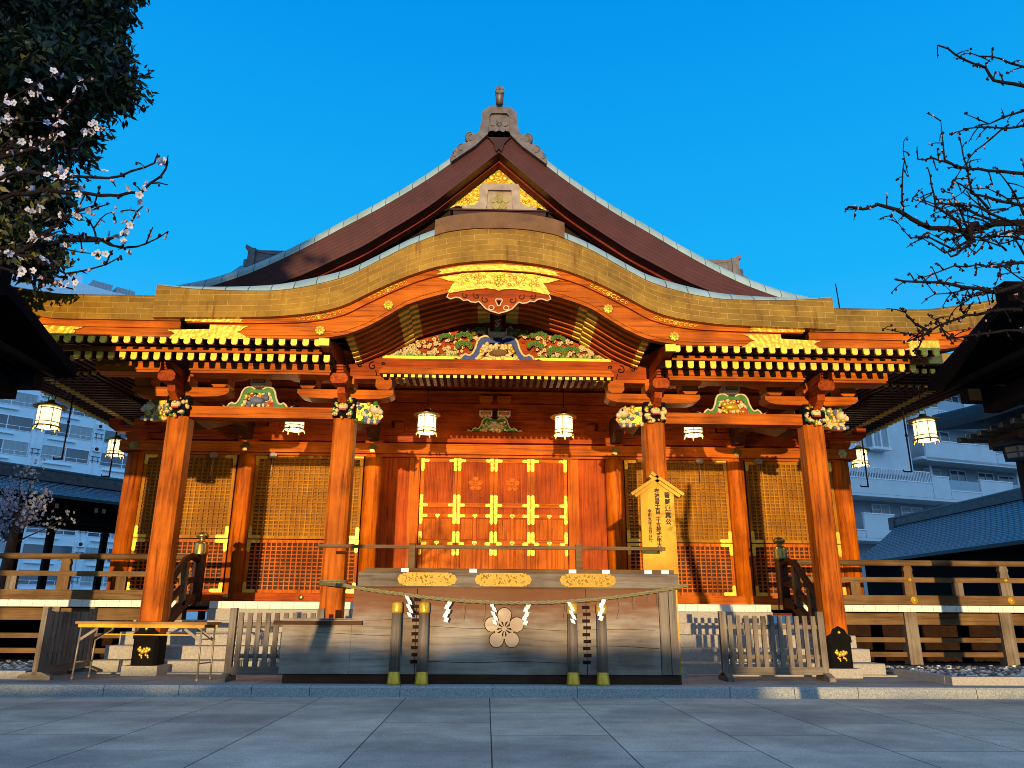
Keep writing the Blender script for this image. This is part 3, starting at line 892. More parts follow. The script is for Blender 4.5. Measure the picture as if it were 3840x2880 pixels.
# ---- ornament and ridge on the curved gable
b = MB()
o = [(.0, 7.77), (.30, 7.765), (.325, 7.72), (.335, 7.55), (.345, 7.42), (.40, 7.37), (.48, 7.345), (.52, 7.40), (.545, 7.33), (.62, 7.345), (.60, 7.28), (.70, 7.25), (0, 7.25)]
inn = [(.0, 7.645), (.19, 7.645), (.20, 7.55), (.21, 7.36), (.235, 7.25)]
b.prism(o[:-1] + inn[::-1] + [(-x, z) for x, z in inn[1:]] + mirror(o[:-1])[:-1], 10.88, 11.02)
b.prism([(.24, 7.25), (.215, 7.655), (-.215, 7.655), (-.24, 7.25)], 10.93, 11.0)
onl = P('ridge_end_ornament', b, 'oni2')
b = MB()
crest(b, 0.0, 10.932, 7.45, .165, .022)
P('plum_crest', b, 'brass', onl)
b = MB()
b.prism([(-.76, 7.255), (.76, 7.255), (.73, 7.09), (-.73, 7.09)], 10.86, 14.2)
b.prism([(-.80, 7.235), (.80, 7.235), (.80, 7.26), (-.80, 7.26)], 10.83, 14.2)
P('curved_gable_ridge', b, 'purple_band')
b = MB()
xs = frange(-.82, .82, 21)
zz = [6.985 - .09 * (x / .82) ** 2 for x in xs]
b.strip(xs, [z + .10 for z in zz], zz, 10.62, 14)
b.strip(xs, [z + .01 for z in zz], [z - .11 for z in zz], 10.50, 14)
xs = frange(-.92, .92, 21)
zz = [6.78 - .13 * (x / .92) ** 2 for x in xs]
b.strip(xs, [z + .10 for z in zz], [z - .02 for z in zz], 10.36, 14)
xs = frange(-.98, .98, 21)
b.strip(xs, [TOP(x) + .25 for x in xs], [TOP(x) - .01 for x in xs], 10.19, 14)
M['saddle'] = mat('brown_copper', (.15, .075, .026), (.085, .040, .016), rough=.45, metal=.3, scale=(4, 4, 4))
P('ridge_saddle', b, 'saddle')

# ---- great gable behind
GT = smooth_curve([(0, 10.98), (.19, 10.80), (.28, 10.71), (.76, 10.25), (1.01, 10.02), (1.5, 9.61), (2.43, 8.93), (3.18, 8.45), (3.78, 8.06), (4.45, 7.66), (5.11, 7.33), (5.98, 7.02), (6.5, 6.9)])
GB = smooth_curve([(0, 10.33), (.45, 9.91), (1.04, 9.36), (1.4, 9.03), (2.39, 8.30), (2.72, 8.07), (3.13, 7.83), (4.03, 7.34), (4.98, 6.98), (6.5, 6.6)])
for sgn in (-1, 1):
    xs = [0.0, .06, .12, .2, .3, .45, .6] + frange(.76, 6.4, 44)
    top, bot = [GT(max(x, .12)) for x in xs], [GB(x) for x in xs]
    if sgn < 0: xs, top, bot = [-x for x in xs[::-1]], top[::-1], bot[::-1]
    P('gable_roof_edge', MB().strip(xs, top, bot, 13.8, 14.25), 'purple_band')
    P('gable_bargeboard', MB().strip(xs, [z + .02 for z in bot], [z - .05 for z in bot], 14.1, 14.3), 'lacquer_red')
    rows = []
    for y, dz in ((13.795, 0), (13.80, .09), (13.86, .20), (14.0, .30), (14.2, .36), (20, .4)):
        rows.append([(x, y, t + dz) for x, t in zip(xs, top)])
    P('gable_roof', MB().grid(rows), 'tile')
P('gable_apex_plate', MB().prism([(-.19, 10.815), (.19, 10.815), (.30, 10.70), (.20, 10.62), (.11, 10.50), (.06, 10.31), (0, 10.38), (-.06, 10.31), (-.11, 10.50), (-.20, 10.62), (-.30, 10.70)], 13.74, 13.82), 'purple_band')
b = MB()
tri = [(0, 10.42), (1.5, 9.03), (1.5, 9.05), (1.32, 9.20), (1.22, 9.27), (1.05, 9.29), (.95, 9.33), (.88, 9.37), (.75, 9.34), (.6, 9.3), (-.6, 9.3), (-.75, 9.34), (-.88, 9.37), (-.95, 9.33), (-1.05, 9.29), (-1.22, 9.27), (-1.32, 9.20), (-1.5, 9.05), (-1.5, 9.03)]
tri = [(0, 10.44), (1.42, 9.13), (1.3, 9.17), (1.18, 9.25), (1.05, 9.29), (.95, 9.33), (.88, 9.37), (.75, 9.34), (.6, 9.3), (-.6, 9.3), (-.75, 9.34), (-.88, 9.37), (-.95, 9.33), (-1.05, 9.29), (-1.18, 9.25), (-1.3, 9.17), (-1.42, 9.13)]
b.prism(tri, 14.36, 14.42)
for k in range(5):
    a = 1.5708 + 1.2566 * k
    b.blob((.145 * math.cos(a), 14.35, 10.02 + .145 * math.sin(a)), .075, sq=(1, .45, 1), n=12, m=6)
b.blob((0, 14.35, 10.02), .035, sq=(1, .5, 1))
for k in range(130):
    x = rnd.uniform(-1.15, 1.15)
    zm = 10.36 - abs(x) * .93
    if zm - 9.36 < .05: continue
    z = rnd.uniform(9.36, zm)
    b.blob((x, 14.355, z), rnd.uniform(.015, .04), sq=(1, .5, 1), jit=.25)
P('gilt_gable_panel', b, 'gold_relief')
P('gable_wall', MB().prism([(0, 10.6), (3.2, 7.7), (5.5, 6.6), (5.5, 5.9), (-5.5, 5.9), (-5.5, 6.6), (-3.2, 7.7)], 14.43, 14.6), 'near_black')
b = MB()
o = [(0, 11.385), (.20, 11.38), (.28, 11.345), (.30, 11.30), (.36, 11.255), (.385, 11.0), (.42, 10.77), (.47, 10.71), (.54, 10.69), (.60, 10.745), (.66, 10.72), (.72, 10.64), (.70, 10.55), (.64, 10.48), (.76, 10.46), (.83, 10.44), (.86, 10.38), (.84, 10.32), (.92, 10.32), (.96, 10.24), (.93, 10.19), (1.01, 10.14), (1.02, 10.08), (.99, 10.0), (.5, 10.4), (.24, 10.69)]
inn = [(0, 11.22), (.16, 11.215), (.205, 11.16), (.215, 11.0), (.235, 10.69)]
b.prism(o + inn[::-1] + [(-x, z) for x, z in inn[1:]] + mirror(o)[:-1], 13.68, 13.86)
b.prism([(.24, 10.66), (.22, 11.17), (.16, 11.225), (-.16, 11.225), (-.22, 11.17), (-.24, 10.66)], 13.74, 13.85)
for sgn in (-1, 1):
    for k, (cx_, cz, r_) in enumerate(((.60, 10.62, .1), (.575, 10.60, .07), (.78, 10.35, .08), (.91, 10.19, .07))):
        b.tube([(sgn * (cx_ + r_ * math.cos(a)), 13.675, cz + r_ * math.sin(a)) for a in frange(-1.8, 1.6, 12)], .01, 5)
on = P('ridge_end_ornament', b, 'oni')
b = MB()
crest(b, 0, 13.742, 10.95, .2, .03)
P('plum_crest', b, 'oni', on)
b = MB()
b.tube([(0, 13.6, 11.38), (0, 13.62, 11.55), (0, 13.58, 11.66)], [.078, .085, .1], 14)
b.disc((0, 11.665), .098, 13.5, 13.66, 18)
crest(b, 0, 13.502, 11.665, .085, .014)
b.tube([(0, 13.6, 11.74), (0, 13.6, 11.86)], .012, 6)
P('ridge_finial', b, 'oni', on)
P('gable_ridge', MB().box(-.16, .16, 13.86, 20, 10.7, 11.25), 'oni')

# ---- main roof with hips, main ridge and its end tiles
def zmain(y):
    t = [(12.3, 5.44), (13.5, 5.88), (15, 6.75), (17, 8.15), (19, 9.75), (20, 10.55)]
    for (a, p), (c, q) in zip(t, t[1:]):
        if y <= c: return p + (q - p) * (y - a) / (c - a)
    return t[-1][1]
b = MB()
hw = lambda y: 9.15 - (9.15 - 7.35) * min(1, (y - 12.3) / 2.7)
for back in (False, True):
    rows = []
    for y in (12.3, 12.8, 13.5, 14.2, 15, 16, 17, 18, 19, 20):
        w = hw(y)
        rows.append([(x, 40 - y if back else y, zmain(y)) for x in frange(-w, w, 13)])
    b.grid(rows, flip=back)
for sgn in (-1, 1):
    rows = []
    for y in (12.3, 12.8, 13.5, 14.2, 15.0):
        rows.append([(sgn * hw(y), q, zmain(y)) for q in frange(y, 40 - y, 9)])
    b.grid(rows, flip=sgn > 0)
P('main_roof', b, 'roof')
for sgn in (-1, 1):
    b = MB()
    b.prism_x([(15, 6.7), (17, 8.1), (19, 9.7), (20, 10.5), (21, 9.7), (23, 8.1), (25, 6.7)], sgn * 7.2 - .06, sgn * 7.2 + .06)
    P('side_gable', b, 'near_black')
for sgn in (-1, 1):
    b = MB()
    x0, x1 = sorted((sgn * 8.9, sgn * 9.16))
    b.box(x0, x1, 12.3, 27.7, 5.24, 5.43)
    x0, x1 = sorted((sgn * 6.6, sgn * 9.16))
    b.box(x0, x1, 12.28, 12.5, 5.24, 5.43)
    P('main_eave_edge', b, 'copper_band')
b = MB()
b.box(-7.0, 7.0, 19.8, 20.2, 10.5, 10.95)
P('main_ridge', b, 'oni')
for sgn in (-1, 1):
    b = MB()
    b.box(*sorted((sgn * 6.9, sgn * 7.1)), 19.75, 20.25, 10.42, 11.0)
    b.prism([(sgn * 6.2, 10.86), (sgn * 6.6, 10.90), (sgn * 6.95, 10.99), (sgn * 7.18, 11.12), (sgn * 7.2, 11.02), (sgn * 7.1, 10.95), (sgn * 6.6, 10.84), (sgn * 6.2, 10.80)], 19.78, 20.22)
    b.lathe([(.13, -.2), (.13, .2)], (sgn * 7.15, 20, 10.5), 14)
    P('ridge_end_tile', b, 'oni')

# ---- side eaves seen from below
sr = rafter_proto('side_rafter', 12.6, 0.9, 0, 5.19, .085)
for o in [sr] + list(sr.children): pass
def side_rafter(name, xo, xi, z):
    b = MB().box(xi, xo, -.037, .037, -.045, .045)
    r_ = b.build(name, 'dark_x', hall, (0, 0, 0))
    P('gilt_cap', MB().box(xo - .15, xo + .02, -.041, .041, -.049, .049), 'gold', r_)
    return r_
bpy.data.objects.remove(sr.children[0]); bpy.data.objects.remove(sr)
first = True
for name, xo, xi, z in (('side_flying_rafter', 9.0, 8.25, 5.19), ('side_base_rafter', 8.3, 7.3, 5.115)):
    pr = side_rafter(name, xo, xi, 0)
    n = 0
    for i in range(34):
        for sgn in (1, -1):
            o = pr if n == 0 else copy_tree(pr, hall)
            n += 1
            o.location = (0, 12.62 + .185 * i - 15.3, z - .13)
            if sgn < 0: o.rotation_euler = (0, 0, math.pi); o.location.y += 0
for sgn in (-1, 1):
    x0, x1 = sorted((sgn * 7.35, sgn * 9.0))
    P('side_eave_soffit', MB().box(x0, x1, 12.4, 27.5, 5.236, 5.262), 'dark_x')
    P('side_eave_batten', MB().box(*sorted((sgn * 8.18, sgn * 8.26)), 12.5, 19, 5.14, 5.236), 'dark_y')
fr = rafter_proto('front_rafter', 12.36, .7, .05, 5.12, .085)
fb = rafter_proto('front_lower_rafter', 13.1, 2.1, .05, 5.10, .085)
n = 0
for sgn in (-1, 1):
    for i in range(16):
        for pr in (fr, fb):
            o = pr if n < 2 else copy_tree(pr, hall)
            n += 1
            o.location.x = sgn * (6.62 + .15 * i)
P('front_eave_soffit', MB().box(-9, 9, 12.32, 15.3, 5.222, 5.235) , 'dark_x') if False else None
for sgn in (-1, 1):
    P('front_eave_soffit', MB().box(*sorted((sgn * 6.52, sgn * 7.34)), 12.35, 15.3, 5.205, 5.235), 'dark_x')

# ---- hall front wall
YW = 15.3
cols = (-7.31, -5.06, -2.48, 2.5, 5.03, 7.25)
for x in cols:
    b = MB().lathe([(.19, 0), (.19, 2.75), (.182, 2.93)], (x, YW + .12, 1.17), 24)
    P('round_column', b, 'pillar')
P('wall_board', MB().box(-7.25, 7.2, YW + .22, YW + .3, 1.0, 6.3), 'red_x')
b = MB()
for sgn in (-1, 1): b.box(*sorted((sgn * 7.2, sgn * 7.3)), YW + .3, 25, 1.0, 6.3)
b.box(-7.25, 7.25, 24.9, 25, 1.0, 6.3)
P('side_wall', b, 'red_y')
hb = P('head_beam', MB().box(-7.60, 7.55, YW - .1, YW + .24, 4.118, 4.325), 'wood_x')
for x in cols:
    b = MB()
    y = YW - .1
    for k in range(6):
        a = 1.0472 * k
        b.disc((x + .062 * math.cos(a), 4.225 + .062 * math.sin(a)), .036, y - .018, y - .001, 12)
    b.disc((x, 4.225), .06, y - .026, y - .001, 16)
    b.disc((x, 4.225), .026, y - .05, y - .001, 12)
    P('flower_stud', b, 'brass', hb)
P('lintel', MB().box(-7.2, 7.15, YW + .0, YW + .2, 4.07, 4.116), 'wood_x')
for k, (z0, z1, dy) in enumerate(((4.40, 4.62, .06), (4.625, 4.75, .10), (4.755, 5.07, .14), (5.075, 5.24, .08), (5.245, 5.45, .13), (5.455, 5.50, .02), (5.505, 5.80, .12))):
    P('wall_beam', MB().box(-7.2, 7.15, YW + dy, YW + .22, z0, z1), 'red_x' if k != 5 else 'wood_x')
for x in cols:                              # stacked blocks over every column
    b = MB()
    b.prism([(x - .16, 4.326), (x + .16, 4.326), (x + .22, 4.42), (x + .22, 4.5), (x - .22, 4.5), (x - .22, 4.42)], YW - .06, YW + .2)
    b.prism([(x - .6, 4.62), (x - .45, 4.52), (x + .45, 4.52), (x + .6, 4.62), (x + .6, 4.66), (x - .6, 4.66)], YW - .02, YW + .2)
    for q in (-.5, 0, .5): b.box(x + q - .1, x + q + .1, YW - .04, YW + .2, 4.661, 4.79)
    P('wall_bracket', b, 'red_x')
b = MB()
froglegs(b, 0, 4.625, .47, .29, YW - .06, 0, 1)
relief(b, 0, 4.63, .30, .20, YW - .03, 170, [1, 1, 1, 2, 3], rnd=random.Random(9), r=(.018, .04))
for k in range(5):
    a = 1.5708 + 1.2566 * k
    b.blob((.07 * math.cos(a), YW - .055, 4.73 + .07 * math.sin(a)), .042, 1, 10, 6, (1, .5, 1))
for x in (-.19, .19):
    b.box(x - .135, x + .135, YW - .08, YW + .05, 4.945, 5.055, 1)
    b.box(x - .105, x + .105, YW - .086, YW - .08, 4.97, 5.03, 4)
    b.box(x - .085, x + .085, YW - .089, YW - .086, 4.985, 5.015, 2)
    for q in range(3): b.prism([(x - .08 + .08 * q - .04, 4.945), (x - .08 + .08 * q + .04, 4.945), (x - .08 + .08 * q, 4.90)], YW - .07, YW, 1)
P('frog_leg_strut', b, ['green', 'cream', 'gold', 'lime', 'scarlet'])
b = MB()
for x in (-.19, .19): b.prism([(x - .11, 5.245), (x - .145, 5.30), (x - .145, 5.40), (x + .145, 5.40), (x + .145, 5.30), (x + .11, 5.245)], YW + .0, YW + .13)
P('bearing_block', b, 'wood_x')

# ---- centre doors
YD = YW + .10
P('door_threshold', MB().box(-2.3, 2.3, YW - .02, YW + .2, 1.19, 1.36), 'wood_x')
for sgn in (-1, 1):
    b = MB()
    b.box(*sorted((sgn * 1.745, sgn * 2.3)), YW + .12, YW + .2, 1.36, 4.07)
    P('side_panel', b, 'red_z')
    b = MB()
    b.box(*sorted((sgn * 1.52, sgn * 1.60)), YW + .04, YW + .2, 1.36, 4.07)
    b.box(*sorted((sgn * 1.604, sgn * 1.745)), YW + .08, YW + .2, 1.36, 4.07)
    P('door_jamb', b, 'wood_z')
def plate(b, x0, x1, z0, z1, y, ends):
    """flat gilt strap with one rounded end: 'r','l','t','b'"""
    n = 6
    if ends in 'lr':
        r_ = (z1 - z0) / 2
        c = (z0 + z1) / 2
        s_ = 1 if ends == 'r' else -1
        e_ = (x1 if s_ > 0 else x0) - s_ * r_
        arc = [(e_ + s_ * r_ * math.cos(a), c + r_ * math.sin(a)) for a in frange(-1.57, 1.57, n)]
        f_ = x0 if s_ > 0 else x1
        pts = [(f_, z0)] + arc + [(f_, z1)]
    else:
        r_ = (x1 - x0) / 2
        c = (x0 + x1) / 2
        s_ = 1 if ends == 't' else -1
        e_ = (z1 if s_ > 0 else z0) - s_ * r_
        arc = [(c + r_ * math.cos(a), e_ + s_ * r_ * math.sin(a)) for a in frange(0, 3.1416, n)]
        f_ = z0 if s_ > 0 else z1
        pts = [(x1, f_)] + arc + [(x0, f_)]
    b.prism(pts, y, y + .008)
for k in range(4):
    x0, x1 = -1.512 + .756 * k + .004, -1.512 + .756 * (k + 1) - .004
    d = P('door', MB().box(x0, x1, YD + .035, YD + .06, 1.36, 4.066), 'red_z')
    st, y = .075, YD
    for a, c in ((x0, x0 + st), (x1 - st, x1)): P('door_stile', MB().box(a, c, y, y + .05, 1.36, 4.066), 'wood_z', d)
    for z0, z1 in ((3.985, 4.066), (3.06, 3.15), (2.85, 2.93), (2.30, 2.40), (1.36, 1.50)): P('door_rail', MB().box(x0 + st, x1 - st, y + .002, y + .05, z0, z1), 'wood_x', d)
    b = MB()
    nb = 19
    for i in range(nb):
        xx = x0 + st + (x1 - x0 - 2 * st) * (i + .5) / nb
        b.prism([(xx, 0)], 0, 0) if False else b.box(xx - .010, xx + .010, y + .016, y + .04, 3.15, 3.985)
    P('reeded_panel', b, 'red_z', d)
    b = MB()
    xm = (x0 + x1) / 2
    for z0, z1 in ((2.40, 2.85), (1.50, 2.30)):
        b.box(xm - .03, xm + .03, y + .004, y + .05, z0, z1)
        for a, c in ((x0 + st + .02, xm - .05), (xm + .05, x1 - st - .02)): b.box(a, c, y + .022, y + .045, z0 + .025, z1 - .025)
    P('lower_panel', b, 'wood_z', d)
    yg = y - .009
    for q, xa in ((1, x0), (-1, x1)):
        def strap(z0, z1, e, w=.07): plate(g, *sorted((xa + q * .004, xa + q * w)), z0, z1, yg, e)
        def arm(zc, l=.17, h=.06): plate(g, *sorted((xa + q * .06, xa + q * l)), zc - h / 2, zc + h / 2, yg - .001, 'r' if q > 0 else 'l')
        for sp, am in ((((3.80, 4.066, 'b'),), (4.02,)), (((3.10, 3.32, 't'), (2.72, 3.10, 'b')), (3.105, 2.89)), (((2.35, 2.58, 't'),), (2.335,)), (((2.10, 2.22, 'b'),), ()), (((1.36, 1.47, 't'),), ())):
            g = MB()
            for q_ in sp: strap(*q_)
            for q_ in am: arm(q_)
            P('gilt_strap', g, 'gold_relief', d)
    for zc in (2.89, 2.35):
        g = MB()
        g.disc((xm - .02, zc + .006), .026, yg, yg + .008, 10)
        g.disc((xm + .02, zc + .006), .026, yg, yg + .008, 10)
        g.prism([(xm - .042, zc), (xm + .042, zc), (xm, zc - .045)], yg, yg + .008)
        P('heart_stud', g, 'gold', d)
    if k in (1, 2):
        b = MB()
        crest(b, xm, y + .016, 3.54, .155, .014)
        P('plum_crest', b, 'wood_x', d)

# ---- lattice shutters, upper ochre leaf over a red lower leaf
bays = [(-7.115, -5.265), (-4.875, -2.685), (2.70, 4.835), (5.23, 7.055)]
for x0, x1 in bays:
    for upper in (True, False):
        z0, z1 = (2.395, 4.066) if upper else (1.36, 2.375)
        mz = 'ochre_z' if upper else 'wood_z'
        y = YW + .05
        s_ = P('lattice_shutter', MB().box(x0 + .01, x1 - .01, y + .045, y + .06, z0, z1), 'ochre_back' if upper else 'dark_z')
        b = MB()
        b.box(x0, x0 + .06, y, y + .06, z0, z1)
        b.box(x1 - .06, x1, y, y + .06, z0, z1)
        b.box(x0 + .06, x1 - .06, y + .001, y + .06, z1 - .06, z1)
        b.box(x0 + .06, x1 - .06, y + .001, y + .06, z0, z0 + .06)
        P('shutter_frame', b, mz, s_)
        b = MB()
        nx = int(round((x1 - x0 - .12) / .101))
        for i in range(1, nx):
            x = x0 + .06 + (x1 - x0 - .12) * i / nx
            b.box(x - .013, x + .013, y + .012, y + .045, z0 + .06, z1 - .06)
        nz = int(round((z1 - z0 - .12) / .0735))
        for i in range(1, nz):
            z = z0 + .06 + (z1 - z0 - .12) * i / nz
            b.box(x0 + .06, x1 - .06, y + .015, y + .045, z - .011, z + .011)
        P('lattice', b, mz, s_)
        yg = y - .009
        for q, xa in ((1, x0), (-1, x1)):
            for t_, za in ((1, z0), (-1, z1)):
                b = MB()
                plate(b, *sorted((xa, xa + q * .07)), *sorted((za, za + t_ * (.24 if upper == (t_ > 0) else .2))), yg, 't' if t_ > 0 else 'b')
                plate(b, *sorted((xa + q * .07, xa + q * .25)), *sorted((za, za + t_ * .066)), yg - .001, 'r' if q > 0 else 'l')
                P('corner_plate', b, 'gold', s_)
for x in (-5.72, -4.52, 4.26, 5.5):
    b = MB()
    b.prism([(x - .08, 4.05), (x - .06, 4.0), (x + .06, 4.0), (x + .08, 4.05), (x + .08, 4.09), (x + .04, 4.11), (x + .035, 4.15), (x - .035, 4.15), (x - .04, 4.11), (x - .08, 4.09)], YW - .03, YW + .0)
    b.tube([(x, YW - .02, 4.0), (x - .01, YW - .03, 3.62)], .009, 6)
    P('shutter_hook', b, 'oni2')
sb = P('sill_beam', MB().box(-7.3, -2.3, YW - .06, YW + .2, 1.185, 1.356), 'red_x')
for x in (-5.15, -3.7): P('ring_stud', MB().lathe([(.055, 0), (.05, .02), (.02, .03)], (0, 0, 0), 14), 'brass', sb).matrix_local = Matrix.Translation((x, YW - .06, 1.275)) @ Matrix.Rotation(R(90), 4, 'X')
P('sill_beam', MB().box(2.3, 7.25, YW - .06, YW + .2, 1.185, 1.356), 'wood_x')

# ---- stone steps
st = thing('stone_steps', 'wide flight of pale granite steps climbing to the hall behind the offering box', 'steps', (0, 11.95, .13), off=(0, 11.95, .13))
for y0, z0, z1 in ((11.95, .1, .305), (12.38, .305, .495), (12.80, .495, .685), (13.20, .685, .865)):
    MB().prism_x([(y0, z0), (y0, z1 - .012), (y0 + .012, z1), (13.9, z1), (13.9, z0)], -5.93, 5.93).build('step', 'granite', st)
MB().box(-4.85, 4.85, 13.5, 14, .865, 1.045).build('step', 'granite', st)
MB().box(-6.1, 6.1, 11.8, 12, .1, .15).build('base_course', 'granite', st)

# ---- veranda with its white plank ends
b = MB()
b.box(-13.5, -5.0, 13.52, 15.4, 1.09, 1.172)
b.box(5.0, 13.5, 13.52, 15.4, 1.09, 1.172)
b.box(-5.0, 5.0, 13.62, 15.4, 1.09, 1.172)
P('veranda_floor', b, 'rail_y')
for x0, x1 in ((-13.5, -5.22), (5.22, 13.5), (-4.85, 4.85)):
    xs = frange(x0, x1, 3)
    P('white_plank_end', MB().strip(xs, [1.176] * 3, [1.065] * 3, 13.46, 13.52) if abs(x0) > 5 else MB().strip(xs, [1.172] * 3, [1.05] * 3, 13.56, 13.62), 'plank_end')
for x0, x1 in ((-13.5, -5.3), (5.3, 13.5)):
    P('veranda_beam', MB().box(x0, x1, 13.58, 13.78, .85, 1.045), 'rail_x')
for x in (-12.5, -10.8, -9.1, -7.45, 7.3, 9.0, 10.7, 12.4):
    p = P('veranda_post', MB().box(x - .11, x + .11, 13.54, 13.74, .17, 1.06), 'grey_z')
    P('post_footing', MB().box(x - .2, x + .2, 13.42, 13.86, .10, .18), 'granite', p)
for x0, x1 in ((-13.5, -6.0), (6.0, 13.5)):
    b = MB()
    for z in (.36, .60): b.box(x0, x1, 13.62, 13.68, z - .04, z + .04)
    P('under_rail', b, 'rail_x')
    P('under_wall', MB().box(x0, x1, 15.0, 15.1, .1, 1.09), 'near_black')

# ---- railings
for sgn in (-1, 1):
    side = 'left' if sgn < 0 else 'right'
    r_ = thing('veranda_railing', 'brown timber railing along the %s half of the veranda, three rails high' % side, 'railing', (sgn * 9, 13.6, 1.17), off=(sgn * 9, 13.6, 1.17), group='veranda railings')
    a, e_ = sorted((sgn * 5.2, sgn * 13.5))
    b = MB().tube([(a, 13.6, 1.905), (e_, 13.6, 1.905)], .052, 12)
    b.build('handrail', 'rail_x', r_)
    MB().box(a, e_, 13.55, 13.65, 1.57, 1.655).build('middle_rail', 'rail_x', r_)
    MB().box(a, e_, 13.50, 13.66, 1.186, 1.345).build('bottom_rail', 'rail_x', r_)
    for k, x in enumerate((6.4, 7.38, 8.25, 9.12, 10.0, 10.9, 11.8, 12.7)):
        x *= sgn
        w = .1 if k % 2 else .085
        b = MB().box(x - w, x + w, 13.56, 13.63, 1.345, 1.57)
        if k % 2:
            b.prism([(x - .085, 1.655), (x - .07, 1.74), (x - .085, 1.79), (x - .06, 1.86), (x + .06, 1.86), (x + .085, 1.79), (x + .07, 1.74), (x + .085, 1.655)], 13.56, 13.64)
        b.build('post', 'grey_z' if k > 1 else 'rail_z', r_)
        if k % 2 and sgn > 0:
            for z, q, y in ((1.265, .065, 13.5), (1.612, .034, 13.55)):
                g = MB().lathe([(q, 0), (q * .95, .012), (q * .5, .014), (q * .45, .03), (.004, .034)], (0, 0, 0), 16).build('ring_stud', 'gold', r_)
                g.matrix_local = Matrix.Translation((x - 9 * sgn, y - 13.6, z - 1.17)) @ Matrix.Rotation(R(90), 4, 'X')
    # newel post and the railing that runs down beside the steps
    x = sgn * 5.12
    n_ = thing('stair_railing', 'dark curved stair railing with a gilt onion finial, %s side of the steps' % side, 'railing', (x, 13.6, 1.05), off=(x, 13.6, 1.05), group='stair railings')
    MB().lathe([(.105, 0), (.105, .86)], (x, 13.6, 1.1), 18).build('newel_post', 'dark_z', n_)
    MB().lathe([(.118, 0), (.122, .02), (.118, .05), (.118, .17), (.105, .215), (.06, .235), (.05, .25), (.05, .27), (.062, .285), (.095, .30), (.105, .33), (.09, .365), (.05, .385), (.02, .39), (.008, .40)], (x, 13.6, 1.945), 22).build('gilt_finial', 'brass', n_)
    path = [(x, 13.5, 1.86), (x, 13.25, 1.90), (x, 12.95, 1.82), (x, 12.6, 1.56), (x, 12.2, 1.27), (x, 11.98, 1.12)]
    MB().tube(path, .055, 10).build('handrail', 'dark_y', n_)
    for dz, w, h, nm in ((-.30, .07, .09, 'middle_rail'), (-.62, .1, .17, 'bottom_rail')):
        b = MB()
        pts = [(13.55, 1.83 + dz), (13.2, 1.80 + dz), (12.6, 1.50 + dz), (12.0, 1.08 + dz)]
        b.prism_x([(y, z + h / 2) for y, z in pts] + [(y, z - h / 2) for y, z in pts[::-1]], x - w / 2, x + w / 2)
        b.build(nm, 'dark_y', n_)
    for y, z0, z1 in ((13.0, 1.1, 1.8), (12.45, .8, 1.42)): MB().box(x - .05, x + .05, y - .06, y + .06, z0, z1).build('baluster', 'rail_z', n_)

# ---- lanterns (each lit from inside)
lan = None
def lantern(x, y, z, rod, label, group, s=1.0):
    global lan
    if lan is None:
        lan = thing('hanging_lantern', label, 'lantern', (x, y, z), 0, group)
        MB().lathe([(.165, .03), (.165, .34)], (0, 0, 0), 24).build('paper_shade', 'washi', lan)
        MB().lathe([(.15, .004), (.15, .03)], (0, 0, 0), 24).build('glowing_base', 'bulb', lan)
        b = MB()
        for k in range(6):
            a = 1.0472 * k + .3
            b.tube([(.172 * math.cos(a), .172 * math.sin(a), -.0), (.172 * math.cos(a), .172 * math.sin(a), .35)], .006, 5)
            b.tube([(.185 * math.cos(a), .185 * math.sin(a), .04), (.19 * math.cos(a), .19 * math.sin(a), -.01), (.20 * math.cos(a), .20 * math.sin(a), -.045)], .014, 6)
        for z_, q in ((.02, .014), (.085, .008), (.305, .008)):
            b.tube([(.178 * math.cos(a), .178 * math.sin(a), z_) for a in frange(0, 6.2832, 25)], q, 6)
        b.build('frame', 'brass', lan)
        MB().lathe([(.24, .335), (.25, .345), (.245, .36), (.16, .385), (.10, .41), (.06, .43), (.05, .46), (.02, .47)], (0, 0, 0), 26).build('cap', 'brass', lan)
        MB().tube([(.055 * math.cos(a), 0, .50 + .055 * math.sin(a)) for a in frange(0, 6.2832, 19)], .009, 6).build('hanging_ring', 'brass', lan)
        o = lan
    else:
        o = copy_tree(lan)
        for c in [c for c in o.children if c.name.startswith(('hanging_rod', 'lantern_bulb'))]: bpy.data.objects.remove(c)
        o['label'] = label
        o['group'] = group
        o.location = (x, y, z)
        o.scale = (s, s, s)
    MB().tube([(0, 0, .53), (0, 0, rod / s)], .009, 6).build('hanging_rod', 'iron', o)
    ld = bpy.data.lights.new('lantern_bulb', 'POINT')     # the lantern's own light, spilling from its open foot
    ld.energy = 40 if abs(x) < 5 else 18
    ld.color = (1.0, .62, .26)
    ld.shadow_soft_size = .10
    lo = bpy.data.objects.new('lantern_bulb', ld)
    COL.objects.link(lo)
    lo.parent = o
    lo.location = (0, 0, -.11)
G_ = 'lit lanterns hanging from the shrine eaves'
lantern(-1.27, 13.6, 4.17, 1.25, 'lit round lantern hanging left of the green carved strut over the doors', G_)
lantern(1.27, 13.6, 4.17, 1.25, 'lit round lantern hanging right of the green carved strut over the doors', G_)
lantern(-3.70, 13.6, 4.19, 1.2, 'lit lantern half hidden behind the flat beam above the left lattice shutters', G_)
lantern(3.70, 13.6, 4.19, 1.2, 'lit lantern half hidden behind the flat beam above the right lattice shutters', G_)
lantern(-7.46, 12.4, 3.90, 1.25, 'large lit lantern nearest the left roof corner, against the white flats', G_, 1.03)
lantern(7.39, 12.4, 3.87, 1.28, 'large lit lantern nearest the right roof corner, against the grey flats', G_, 1.03)
lantern(-8.50, 16.9, 4.33, .85, 'smaller lit lantern half behind the far left column of the hall', G_)
lantern(8.47, 16.9, 4.32, .86, 'smaller lit lantern half behind the far right column of the hall', G_)
